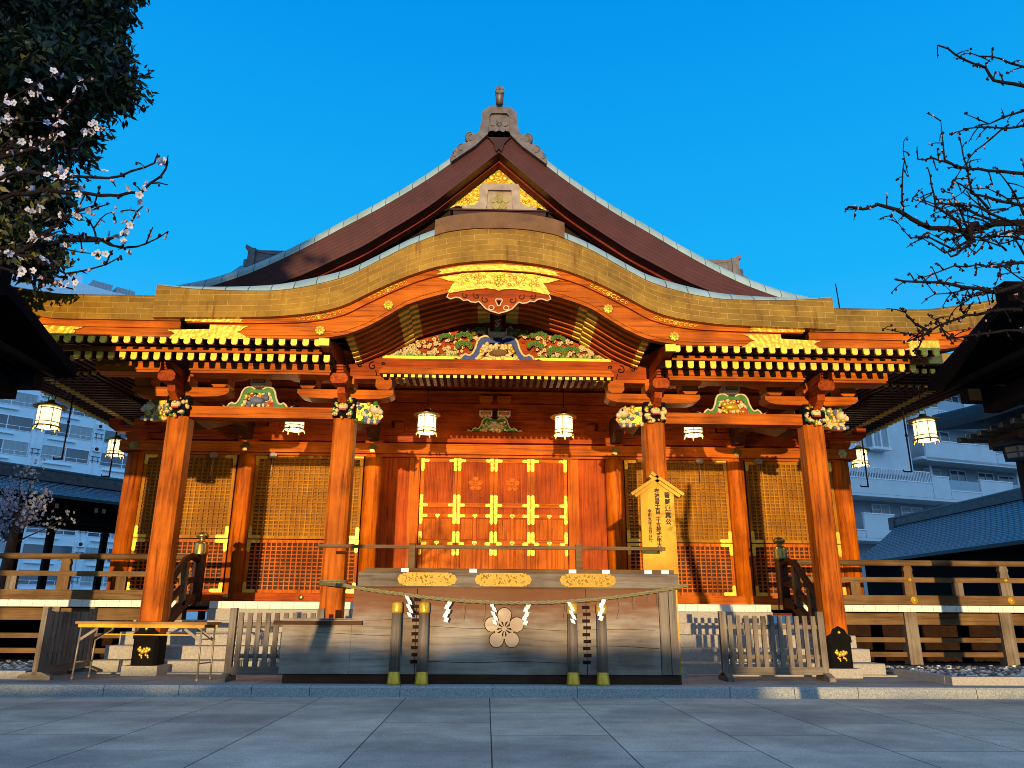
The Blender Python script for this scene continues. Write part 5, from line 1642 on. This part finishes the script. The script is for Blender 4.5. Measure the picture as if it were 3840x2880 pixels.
def leafy(name, label, trunk, clumps, n, size, seed, gold=0.0, th=.35, cat='tree'):
    rr = random.Random(seed)
    off = Vector(trunk[0])
    t_ = thing(name, label, cat, trunk[0])
    b = MB().tube([Vector(p) - off for p in trunk], [th * (1 - .75 * i / (len(trunk) - 1)) for i in range(len(trunk))], 10)
    top = Vector(trunk[-1])
    for c, r_ in clumps[::2]:
        c = Vector(c)
        s_ = Vector(trunk[rr.randrange(1, len(trunk))])
        b.tube([s_ - off, (s_.lerp(c, .5) + Vector((0, 0, -.2))) - off, c - off], [th * .3, th * .2, th * .05], 6)
    b.build('trunk', 'bark2', t_)
    tot = sum(r_ ** 2 for _, r_ in clumps)
    b = MB()
    zs = [c[2] for c, _ in clumps]
    zmin, zmax = min(zs) - 1, max(zs)
    for c, r_ in clumps:
        for _ in range(int(n * r_ ** 2 / tot)):
            d = Vector((rr.gauss(0, 1), rr.gauss(0, 1), rr.gauss(0, 1))).normalized()
            p = Vector(c) + d * r_ * (rr.random() ** .42) * rr.uniform(.85, 1.08) - off
            u = Vector((rr.gauss(0, 1), rr.gauss(0, 1), rr.gauss(0, 1) - .5)).normalized()
            w = u.orthogonal().normalized()
            w = (w * math.cos(1.7 * rr.random()) + u.cross(w) * math.sin(3 * rr.random())).normalized()
            L = size * rr.uniform(.7, 1.35) * (1.9 if (p + off - Vector(c)).length < r_ * .62 else 1)
            q = [p, p + u * L * .45 + w * L * .2, p + u * L, p + u * L * .45 - w * L * .2]
            b.add(q, [(0, 1, 2, 3)], 1 if rr.random() < gold else 0)  # the second colour marks leaves painted as lit
    b.build('crown', ['leaf_dark', 'leaf_lit'], t_)
    return t_
rr = random.Random(8)
cl = []
for c, r_ in (((-6.4, 9.5, 6.4), 1.3), ((-7.7, 9.3, 6.0), 1.4), ((-6.2, 9.6, 8.0), 1.35), ((-5.95, 9.5, 9.1), 1.2), ((-7.4, 9.0, 8.2), 1.7), ((-6.3, 9.8, 10.4), 1.35), ((-7.6, 9.4, 10.4), 1.8), ((-6.2, 10, 11.9), 1.4), ((-8.8, 9.2, 7.6), 1.8), ((-9.2, 9.2, 9.8), 2.0), ((-7.9, 9.6, 12.2), 1.8), ((-9.6, 9.4, 12), 2.0), ((-6.8, 9.9, 13.2), 1.5), ((-8.4, 9.7, 14), 1.8), ((-10.8, 9.3, 8.4), 1.8), ((-10.8, 9.3, 10.8), 1.8), ((-9.4, 9.2, 5.9), 1.3)):
    c = (c[0] - .62, c[1], c[2])
    cl.append((c, r_ * .8))
    for k in range(4):
        d = Vector((rr.gauss(0, 1), rr.gauss(0, 1) * .7, rr.gauss(0, 1))).normalized()
        cl.append((tuple(Vector(c) + d * r_ * .75), r_ * rr.uniform(.3, .48)))
for c in ((-5.25, 9.5, 8.95), (-5.3, 9.5, 9.6), (-5.15, 9.4, 8.3), (-5.2, 9.5, 10.3), (-5.35, 9.6, 11.3), (-5.5, 9.5, 7.5), (-5.6, 9.4, 6.6), (-5.9, 9.3, 5.7), (-6.4, 9.3, 5.3)):
    cl.append(((c[0] - .66, c[1], c[2]), .42))
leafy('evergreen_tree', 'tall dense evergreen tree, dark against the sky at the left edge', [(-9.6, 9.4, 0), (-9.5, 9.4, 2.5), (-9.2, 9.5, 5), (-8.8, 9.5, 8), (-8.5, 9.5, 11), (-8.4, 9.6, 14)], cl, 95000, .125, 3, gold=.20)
# small blossoming tree by the corridor
t_ = thing('blossom_tree', 'small white blossoming tree before the covered corridor, seen over the railing', 'tree', (-10.5, 17, .13))
b, fl = MB(), MB()
b.tube([(0, 0, 0), (.02, 0, 1.3), (.05, 0, 2.3), (.05, 0, 2.9)], [.14, .12, .10, .07], 9)
rr = random.Random(14)
for k in range(26):
    a = rr.uniform(-2.4, 2.4)
    z0 = rr.uniform(2.2, 2.9)
    L = rr.uniform(.5, 1.3)
    p = [Vector((.05, 0, z0))]
    d = Vector((math.sin(a) * .6, rr.uniform(-.5, .5), rr.uniform(.2, 1))).normalized()
    for i in range(4): p.append(p[-1] + d * L / 4 + Vector((rr.uniform(-.05, .05), 0, rr.uniform(-.05, .05))))
    b.tube(p, [.022, .016, .011, .008, .004], 5)
    for i in range(34):
        q = p[rr.randrange(2, 5)] + Vector((rr.uniform(-.15, .15), rr.uniform(-.12, .12), rr.uniform(-.15, .15)))
        flower(fl, q, .032, rr)
b.build('trunk', 'bark2', t_)
fl.build('blossom', ['petal', 'stamen'], t_)

# ================================================================== neighbouring roofs
def pavilion(sgn, label):
    ox = 5.66 if sgn < 0 else 5.95
    t_ = thing('pavilion', label, 'pavilion', (sgn * (ox + 1.9), 8.2, 0), off=(sgn * (ox + 1.9), 8.2, 0))
    x0, x1 = sgn * ox, sgn * (ox + 4.2)
    f = lambda y: 4.62 - .50 * ((abs(y - 8.2) / 1.6) ** .9)
    ys = frange(6.5, 9.8, 15)
    b = MB()
    b.prism_x([(y, f(y)) for y in ys] + [(y, f(y) - .14) for y in ys[::-1]], *sorted((x0, x1)))
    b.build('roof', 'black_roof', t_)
    MB().box(*sorted((sgn * (ox + .1), x1)), 8.1, 8.3, 4.6, 4.86).build('ridge', 'black_roof', t_)
    b = MB()
    for y in (6.9, 9.5): b.box(*sorted((sgn * (ox + .3), x1)), y - .09, y + .09, 3.74, 3.95)
    b.box(*sorted((sgn * (ox + .6), sgn * (ox + .8))), 6.6, 9.6, 3.62, 3.86)
    for k in range(9): b.box(*sorted((sgn * (ox + .2 + .4 * k), sgn * (ox + .28 + .4 * k))), 6.6, 9.7, 3.96, 4.03)
    b.prism_x([(6.6, 3.97), (8.2, 4.46), (9.7, 3.97)], *sorted((sgn * (ox + .6), sgn * (ox + .66))))
    b.build('roof_frame', 'black', t_)
    for y in (6.9, 9.5):
        for x in (ox + 1.6, ox + 3.6): MB().box(*sorted((sgn * x, sgn * (x + .18))), y - .09, y + .09, 0, 3.74).build('post', 'black', t_)
    return t_
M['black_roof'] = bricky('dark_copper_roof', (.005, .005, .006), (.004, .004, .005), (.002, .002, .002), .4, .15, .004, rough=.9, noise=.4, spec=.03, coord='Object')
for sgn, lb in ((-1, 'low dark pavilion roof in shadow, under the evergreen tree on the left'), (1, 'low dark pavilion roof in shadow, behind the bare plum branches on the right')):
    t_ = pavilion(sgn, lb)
    if sgn < 0:
        MB().prism([(-6.56, 3.99), (-6.46, 3.93), (-6.36, 3.80), (-6.38, 3.76), (-6.60, 3.85)], 9.71, 9.74).build('white_beam_end', 'white', t_)
    else:
        MB().prism([(6.80, 4.02), (6.96, 4.16), (7.3, 4.22), (7.3, 3.80), (6.86, 3.78)], 9.62, 9.70).build('white_beam_end', 'white', t_)
        MB().prism([(6.62, 3.80), (6.76, 3.98), (6.77, 3.84), (6.63, 3.74)], 9.62, 9.70).build('white_beam_end', 'white', t_)

# covered corridor on the left (tiled roof on posts), running away to the right
M['blue_tile'] = bricky('grey_roof_tile', (.18, .24, .29), (.14, .20, .25), (.012, .018, .028), .30, .14, .034, rough=.4, noise=.25, offs=.5, bump=.8)
ang = math.atan2(.81, .58)
t_ = thing('covered_corridor', 'open corridor with a long grey tiled roof on dark posts, left behind the veranda', 'corridor', (-14.12, 22, 0), ang)
b = MB()
rows = [[(s, y, z) for s in frange(-6, 9, 7)] for y, z in ((0, 4.37), (.5, 4.53), (1.0, 4.72), (1.5, 4.97))]
b.grid(rows)
rows = [[(s, y, z) for s in frange(-6, 9, 7)] for y, z in ((1.5, 4.97), (2.0, 4.72), (3.0, 4.37))]
b.grid(rows)
b.build('tiled_roof', 'blue_tile', t_)
b = MB().box(-6, 9, 1.36, 1.64, 4.95, 5.26)
b.build('ridge', 'oni', t_)
MB().tube([(-6, 1.5, 5.30), (9, 1.5, 5.30)], .08, 10).build('ridge_cap', 'tile', t_)
MB().box(-6, 9, -.03, .04, 4.28, 4.36).build('eave_edge', 'tile', t_)
MB().box(-6, 9, .06, 2.95, 4.18, 4.26).build('ceiling', 'black', t_)
b = MB()
for y in (.45, 2.5): b.box(-6, 9, y, y + .14, 3.62, 4.175)
b.build('beam', 'black', t_)
for s in (-3.6, -1.4, 1.84, 4.6, 7.4):
    for y in (.45, 2.5): MB().box(s - .09, s + .09, y - .02, y + .16, 0, 3.61).build('post', 'black', t_)
for s in (.35, .72, 1.32, 1.83, 3.05, 3.3):
    MB().box(s - .05, s + .05, .42, .44, 4.02, 4.16).build('paper_notice', 'white', t_)
M['warm'] = glow('lit_ceiling_lamp', (1.0, .86, .5), 5)
MB().lathe([(.30, 0), (.30, .05), (.12, .09)], (3.0, 1.3, 4.05), 18).build('ceiling_lamp', 'warm', t_)

# tiled corridor roof running back along the right
t_ = thing('covered_corridor', 'low building with a broad blue grey tiled roof, right behind the veranda railing', 'corridor', (18.5, 26, 0), off=(18.5, 26, 0))
b = MB()
ys = frange(12, 34, 12)
rows = [[(x, y, z) for y in ys] for x, z in ((15.9, 3.2), (16.6, 3.52), (17.4, 4.05), (18.5, 4.95))]
b.grid(rows, flip=True)
rows = [[(x, y, z) for y in ys] for x, z in ((18.5, 4.95), (19.6, 4.05), (21, 3.2))]
b.grid(rows, flip=True)
b.build('tiled_roof', 'blue_tile', t_)
b = MB().box(18.36, 18.64, 12, 34.2, 4.9, 5.2)
b.tube([(18.5, 12, 5.24), (18.5, 34.3, 5.24)], .09, 8)
b.box(18.3, 18.7, 34.0, 34.4, 4.75, 5.3)
b.build('ridge', 'oni', t_)
MB().box(15.86, 15.95, 12, 34, 3.08, 3.19).build('eave_edge', 'tile', t_)
b = MB().box(16.5, 20.5, 12.3, 33.5, .1, 3.2)
b.build('wall', 'black', t_)

# shrine pavilion with upswept eaves at the right edge
t_ = thing('side_pavilion', 'small shrine building with a dark upswept eave and a railed floor at the right edge', 'building', (14.6, 15, 0), off=(14.6, 15, 0))
b = MB()
def ez(y): return 5.55 + .28 * max(0, (y - 15.5) / 4) ** 2
ys = frange(9, 19.6, 16)
for x0, x1, dz in ((12.0, 12.7, 0),):
    vs, fs = [], []
    rows = [[(x, y, ez(y) + d) for y in ys] for x, d in ((12.0, 0), (11.98, .36), (12.02, .42), (12.8, .62), (13.8, .80), (14.9, 1.0))]
    b.grid(rows, flip=True)
    b.grid([[(x, y, ez(y) + d) for y in ys] for x, d in ((12.0, 0), (13.2, .05), (14.9, .08))])
    b.grid([[(x, 19.6, ez(19.6) + d) for x, d in ((12.0, .0), (13.2, .05), (14.9, .08))], [(x, 19.6, ez(19.6) + d) for x, d in ((11.98, .38), (13.2, .7), (14.9, 1.0))]])
M['dark_edge'] = bricky('dark_shingle_edge', (.035, .038, .05), (.028, .03, .042), (.012, .013, .018), 30, .07, .006, rough=.5, noise=.3, coord='UV')
b.build('roof', 'dark_edge', t_)
for sgn in (0,):
    MB().grid([[(x, y, ez(y) + d + .006) for y in ys] for x, d in ((12.02, .42), (12.8, .62), (13.8, .80), (14.9, 1.0))], flip=True).build('roof_shingle', 'roof', t_)
b = MB()
for i in range(24): b.box(12.25, 14.6, 9.3 + .42 * i, 9.42 + .42 * i, 5.38, 5.50)
b.build('rafter', 'grey_x', t_)
b = MB().box(12.75, 12.95, 9.2, 18.6, 5.1, 5.36)
b.box(12.9, 14.6, 10, 18.2, 5.0, 5.3)
b.build('beam', 'rail_y', t_)
for y in (10.2, 17.6): MB().box(12.75, 13.0, y - .13, y + .13, 3.3, 5.1).build('post', 'dark_z', t_)
MB().box(11.7, 15, 9, 15.9, 3.14, 3.26).build('floor', 'white', t_)
MB().box(11.95, 15, 9, 15.6, 0, 3.12).build('wall', 'black', t_)
b = MB()
for z in (3.75, 4.02): b.box(11.8, 11.88, 9, 15.5, z - .04, z + .04)
b.box(11.78, 11.92, 9, 15.5, 3.27, 3.42)
b.build('railing', 'grey_y', t_)
MB().box(11.72, 11.94, 15.5, 15.72, 3.27, 4.1).build('newel_post', 'grey_z', t_)
MB().lathe([(.12, 0), (.12, .16), (.06, .22), (.06, .25), (.11, .30), (.08, .37), (.01, .42)], (11.83, 15.61, 4.1), 16).build('gilt_finial', 'brass', t_)
t_ = thing('hanging_lantern', 'unlit black hexagonal lantern hanging under the dark eave at the right edge', 'lantern', (12.45, 17.2, 4.55))
b = MB().lathe([(.27, .02), (.30, .30)], (0, 0, 0), 6, smooth=False)
b.build('glass_body', 'slate', t_)
b = MB()
for k in range(6):
    a = 1.0472 * k
    b.bar((.275 * math.cos(a), .275 * math.sin(a), 0), (.305 * math.cos(a), .305 * math.sin(a), .32), .03, .03)
    a2 = a + 1.0472
    for q, z in ((.28, .02), (.29, .16), (.305, .31)): b.bar((q * math.cos(a), q * math.sin(a), z), (q * math.cos(a2), q * math.sin(a2), z), .025, .025)
b.build('frame', 'iron', t_)
MB().lathe([(.54, .31), (.50, .34), (.25, .46), (.05, .56), (.02, .62)], (0, 0, 0), 6, smooth=False).build('cap', 'iron', t_)
MB().tube([(0, 0, .6), (0, 0, .85)], .01, 5).build('hanging_rod', 'iron', t_)

# iron hooks that hang from the side eaves
for x, y, z0, lb in ((8.35, 14.65, 3.75, 'left of the large right lantern'), (8.35, 16.45, 3.74, 'below the smaller right lantern'), (-8.3, 14.5, 3.77, 'right of the large left lantern'), (-8.3, 16.4, 3.77, 'below the smaller left lantern')):
    b = MB().tube([(0, 0, 5.15 - z0), (0, 0, .4), (0, 0, 0)], .016, 6)
    b.blob((0, 0, .75), .035)
    b.tube([(0, 0, .012), (-.16, 0, .012), (-.17, 0, .05)], .016, 6)
    o = b.build('iron_hook', 'iron', None, (x, y, z0))
    tag(o, 'long black iron hook hanging from the side eave, ' + lb, 'hook', 'iron hooks under the side eaves')
# ================================================================== blocks of flats behind
M['pale_wall'] = mat('pale_render', (.62, .80, .88), (.55, .73, .81), rough=.8, scale=(.5, .5, .5), bump=.03)
M['grey_wall'] = mat('grey_render', (.60, .67, .70), (.52, .59, .62), rough=.85, scale=(1.2, 1.2, 1.2), bump=.08)
M['grey_deep'] = mat('grey_recessed_render', (.34, .39, .43), (.28, .33, .37), rough=.85, scale=(1.2, 1.2, 1.2), bump=.05)
M['glass'] = mat('window_glass', (.06, .11, .15), (.035, .07, .10), rough=.08, scale=(.6, .6, .6), bump=0, spec=.6)
M['curtain'] = mat('curtained_glass', (.34, .42, .44), (.20, .27, .30), rough=.35, scale=(7, 7, .4), bump=0)
M['alu'] = mat('pale_frame', (.84, .87, .90), rough=.5, bump=0)
def flats(name, label, loc, rz):
    return thing(name, label, 'building', loc, rz)
FL = flats('apartment_block', 'white block of flats with wide windows and wall air conditioners, behind the left eave', (-55.03, 85, 0), R(42.9))
MB().box(-14, 60, 0, 14, -2, 40.3).build('wall', 'pale_wall', FL)
b = MB()
for k in range(-3, 10):
    s = 2.7 + 6.4 * k
    b.box(s, s + 1.2, -.18, -.001, -2, 40.3)
b.build('pilaster', 'pale_wall', FL)
rr = random.Random(5)
proto_w = proto_d = proto_ac = None
def window_pair(parent, s, z):
    """double sliding window with transom: frame and panes"""
    w = MB()
    W_, H_ = 5.1, 1.65
    for x0, x1, z0, z1 in ((0, W_, H_ - .06, H_), (0, W_, 0, .06), (0, .06, .06, H_ - .06), (W_ - .06, W_, .06, H_ - .06), (W_ / 2 - .05, W_ / 2 + .05, .06, H_ - .06), (.06, W_ / 2 - .05, .46, .52), (W_ / 2 + .05, W_ - .06, .46, .52), (W_ * .25 - .03, W_ * .25 + .03, .06, .46), (W_ * .75 - .03, W_ * .75 + .03, .06, .46)):
        w.box(x0, x1, -.06, .03, z0, z1)
    f = w.build('window', 'alu', parent, (s, 0, z))
    p = MB()
    p.box(.06, W_ / 2 - .05, -.03, -.005, .06, H_ - .06, rr.choice([0, 0, 1]))
    p.box(W_ / 2 + .05, W_ - .06, -.03, -.005, .06, H_ - .06, rr.choice([0, 0, 1]))
    p.build('pane', ['glass', 'curtain'], f)
    MB().box(.4, 3.4, -.3, -.0, -.52, -.44).build('ledge', 'alu', f)
    return f
zs = [19.55 - 2.83 * k for k in range(-5, 7)]
for k in range(-1, 3):
    for z in zs:
        if z < 1 or z > 38: continue
        if k == 2 and z > 30: continue
        window_pair(FL, 3.92 + 6.4 * k, z - 1.65)
def ac_unit(parent, s, z):
    b = MB().box(-.42, .42, -.32, -.01, 0, .62)
    o = b.build('air_conditioner', 'alu', parent, (s, -.19, z))
    g = MB().disc((-.08, .31), .22, -.335, -.321, 18)
    g.build('fan_grille', 'iron', o)
def rack(parent, s, z):
    b = MB()
    b.box(-.5, .5, -.30, -.19, 0, .05)
    b.box(-.5, .5, -.30, -.19, .52, .56)
    for x in (-.3, .3):
        b.box(x - .03, x + .03, -.28, -.19, .05, .52)
        b.bar((x, -.2, -.25), (x + .08, -.45, 0), .04, .04)
    b.build('bracket_rack', 'iron2', parent, (s, 0, z))
M['iron2'] = mat('blue_grey_steel', (.12, .15, .20), rough=.6, bump=0)
for k in range(-1, 3):
    s = 3.3 + 6.4 * k
    for i, z in enumerate(zs):
        if z < 1 or z > 32: continue
        if (k, i) in ((1, 5), (1, 4), (1, 9), (0, 3)) : ac_unit(FL, s, z - 1.0 + .9)
        rack(FL, s, z - 1.2)
    MB().tube([(s - .15, -.24, 0), (s - .15, -.24, 38)], .045, 6).build('drain_pipe', 'alu', FL)
b = MB().box(2.9, 5.1, 1, 4, 40.3, 41.7)
b.build('stair_tower', 'pale_wall', FL)
for s0, s1 in ((6.4, 8.8), (9.3, 11.6)):
    b = MB().box(s0, s1, 1.5, 4, 40.3, 41.75)
    for q in range(6):
        b.box(s0 + (s1 - s0) * q / 6, s0 + (s1 - s0) * q / 6 + .06, 1.44, 1.499, 40.4, 41.7)
    for q in range(4):
        x = s0 + rr.uniform(.2, s1 - s0 - .2)
        b.tube([(x, 2, 41.7), (x, 2, 42.1 + rr.random() * .5)], .035, 5)
    b.build('water_tank', 'tank', FL) if 'tank' in M else None
    if 'tank' not in M:
        M['tank'] = mat('grey_tank', (.36, .40, .42), (.28, .31, .33), rough=.6, bump=0)
        b.build('water_tank', 'tank', FL)

FR = flats('apartment_block', 'grey block of flats with deep balconies, behind the right eave', (29.3, 49.56, 0), R(18.07))
RY = 1.77
b = MB()
b.box(-12, 20, RY, 14, -2, 19.2)
b.build('wall', 'grey_deep', FR)
MB().box(-7.5, -.45, .35, RY - .001, 10.05, 19.2).build('projecting_bay', 'grey_wall', FR)
b = MB()
for z in (5.55, 8.42, 11.27, 14.13, 17.0):
    s0 = -11 if z < 9 else (.1 if z > 10 else -11)
    b.box(s0, 13, .0 if z < 14 else .0, RY - .002, z, z + .17)
b.build('balcony_slab', 'grey_wall', FR)
def parapet(s0, s1, z0, z1, y=0.0):
    MB().box(s0, s1, y, y + .16, z0, z1).build('balcony_parapet', 'grey_wall', FR)
    MB().box(s0 - .03, s1 + .03, y - .03, y + .19, z1 + .001, z1 + .07).build('parapet_coping', 'alu', FR)
# first visible floor
parapet(-11, .66, 8.60, 9.58); parapet(.70, 2.25, 8.60, 10.08); parapet(2.29, 5.1, 8.60, 9.17); parapet(5.14, 8.3, 8.60, 10.08); parapet(8.34, 13, 8.60, 9.3)
parapet(.55, 7.2, 11.2, 12.6); parapet(7.24, 13, 11.2, 12.1)
parapet(.55, 2.3, 14.31, 15.0); parapet(2.34, 4.88, 14.31, 14.82); parapet(4.92, 7.7, 14.31, 15.78); parapet(7.74, 13, 14.31, 15)
parapet(-5.6, -3.1, 5.73, 7.27); parapet(-3.06, 3, 5.73, 6.4); parapet(-11, -5.64, 5.73, 6.2); parapet(3.04, 9, 5.73, 7.27)
b = MB()
for i in range(66):
    s = -8.2 + .135 * i
    b.box(s, s + .035, .05, .09, 9.66, 10.32)
b.box(-8.2, .65, .04, .10, 10.32, 10.38)
b.build('balcony_railing', 'alu', FR)
for s0, s1, z0, z1 in ((2.33, 5.08, 9.25, 9.95), (2.36, 4.86, 14.9, 15.66), (-3.0, .5, 6.48, 7.1), (8.4, 11.5, 9.38, 10), (7.8, 11, 15.08, 15.7)):
    MB().box(s0, s1, .06, .08, z0, z1).build('glass_screen', 'screen', FR) if 'screen' in M else None
    if 'screen' not in M:
        M['screen'] = mat('pale_glass_screen', (.30, .40, .46), (.24, .34, .40), rough=.15, scale=(.5, .5, .5), bump=0)
        MB().box(s0, s1, .06, .08, z0, z1).build('glass_screen', 'screen', FR)
def rwin(s0, s1, z0, z1, y, m='glass'):
    b = MB()
    for a, c, p, q in ((s0, s1, z1 - .07, z1), (s0, s1, z0, z0 + .07), (s0, s0 + .07, z0 + .07, z1 - .07), (s1 - .07, s1, z0 + .07, z1 - .07), ((s0 + s1) / 2 - .04, (s0 + s1) / 2 + .04, z0 + .07, z1 - .07)): b.box(a, c, y - .09, y - .004, p, q)
    b.box(s0 + .07, s0 + (s1 - s0) * .46, y - .08, y - .004, z1 - .42, z1 - .37)
    f = b.build('window', 'alu', FR)
    MB().box(s0 + .07, s1 - .07, y - .05, y - .006, z0 + .07, z1 - .07).build('pane', m, f)
for s0, s1, z0, z1, m in ((2.0, 3.6, 9.8, 11.05, 'curtain'), (4.45, 6.0, 8.65, 11.1, 'glass'), (7.2, 8.75, 9.8, 11.1, 'glass'), (9.2, 11.4, 8.65, 11.0, 'glass'),
                          (3.2, 5.0, 12.4, 13.9, 'glass'), (6.6, 8.4, 12.4, 13.9, 'curtain'), (1.6, 3.0, 14.4, 16.7, 'curtain'), (5.2, 6.6, 15.4, 16.8, 'glass'), (7.6, 9.4, 14.5, 16.7, 'glass'),
                          (-3.15, -1.6, 6.9, 8.25, 'curtain'), (-.6, 1.3, 5.8, 8.2, 'curtain'), (2.2, 3.9, 6.9, 8.2, 'glass'), (4.6, 5.8, 6.9, 8.2, 'glass'), (-6.2, -4.6, 9.0, 10, 'curtain')):
    rwin(s0, s1, z0, z1, RY, m)
# bay window on the projecting block
b = MB().box(-4.35, -2.85, -.35, .348, 11.55, 11.72)
b.box(-4.35, -2.85, -.35, .348, 13.1, 13.25)
for s in (-4.3, -3.65, -2.98): b.box(s, s + .1, -.3, -.2, 11.72, 13.1)
bw = b.build('bay_window', 'alu', FR)
MB().box(-4.25, -2.95, -.24, .34, 11.74, 13.08).build('pane', 'curtain', bw)
for s, z0, z1 in ((1.75, 8.6, 11.27), (2.2, 5.7, 8.42), (10.1, 8.6, 11.27), (10.0, 14.3, 17)):
    MB().tube([(s, .9, z0), (s, .9, z1)], .075, 8).build('drain_pipe', 'alu', FR)
b = MB().box(-1.95, -1.05, .1, .5, 6.0, 6.85)
a_ = b.build('air_conditioner', 'alu', FR)
MB().disc((-1.6, 6.42), .26, .085, .098, 16).build('fan_grille', 'iron', a_)
ms = MB().tube([(26.6, 52.5, 19.15), (26.55, 52.5, 22.7), (26.45, 52.5, 25.5)], [.10, .06, .04], 6).build('antenna_mast', 'iron')
tag(ms, 'thin antenna mast on the flat roof of the grey flats', 'antenna')

# ================================================================== unseen shade casters added behind the viewpoint
M['shade_hedge'] = mat('shade_hedge_green', (.05, .075, .025), (.02, .035, .012), rough=.8, scale=(9, 9, 9), bump=.6, dist=.05)
def shade_hedge(x0, x1, h, label):  # unseen rows, added only to shade the lower porch front
    b = MB()
    rr = random.Random(int(x0 * 10))
    rows = []
    xs = frange(x0, x1, max(6, int((x1 - x0) / .4)))
    for y, z in ((-25.5, 0), (-25.55, h * .6), (-25.3, h), (-24.7, h), (-24.45, h * .6), (-24.5, 0)):
        rows.append([(x + rr.uniform(-.08, .08), y + rr.uniform(-.06, .06), max(0, z + (rr.uniform(-.06, .06) if z else 0))) for x in xs])
    b.grid(rows)
    o = b.build('shade_hedge', 'shade_hedge')
    tag(o, label, 'shade_hedge')
shade_hedge(-5.9, .9, 1.2, 'unseen taller hedge across the forecourt, behind the viewpoint')
shade_hedge(-16, -6.0, .75, 'unseen low hedge at the left of the forecourt, behind the viewpoint')
shade_hedge(1.0, 8, .55, 'unseen low hedge at the right of the forecourt, behind the viewpoint')
for x0, x1, lb in ((-330, -25.5, 'tall unseen block added left behind the viewpoint to shade the white flats'), (-3.4, 280, 'tall unseen block added right behind the viewpoint to shade the grey flats')):  # unseen blocks added to keep the flats in shade
    t_ = thing('shade_block', lb, 'building', ((x0 + x1) / 2, -206, 0), off=((x0 + x1) / 2, -206, 0))
    MB().box(x0, x1, -212, -200, 0, 48).build('wall', 'grey_wall', t_)
    b = MB()
    for z in range(14): b.box(x0 + .5, x1 - .5, -200 + .01, -199.95, 1.2 + 3.2 * z, 2.8 + 3.2 * z)
    b.build('window_band', 'glass', t_)
cl = [((-9.5 + random.uniform(-4.4, 3.6), -12 + random.uniform(-2, 2), random.uniform(7.8, 15)), 1.7) for _ in range(34)]  # unseen crown added so the evergreen ahead falls into shade
leafy('evergreen_tree', 'broad unseen tree added left behind the viewpoint to shade the evergreen', [(-10.5, -12, 0), (-10.4, -12, 4), (-10, -12, 8), (-9.5, -12, 12)], cl, 9000, .5, 6)
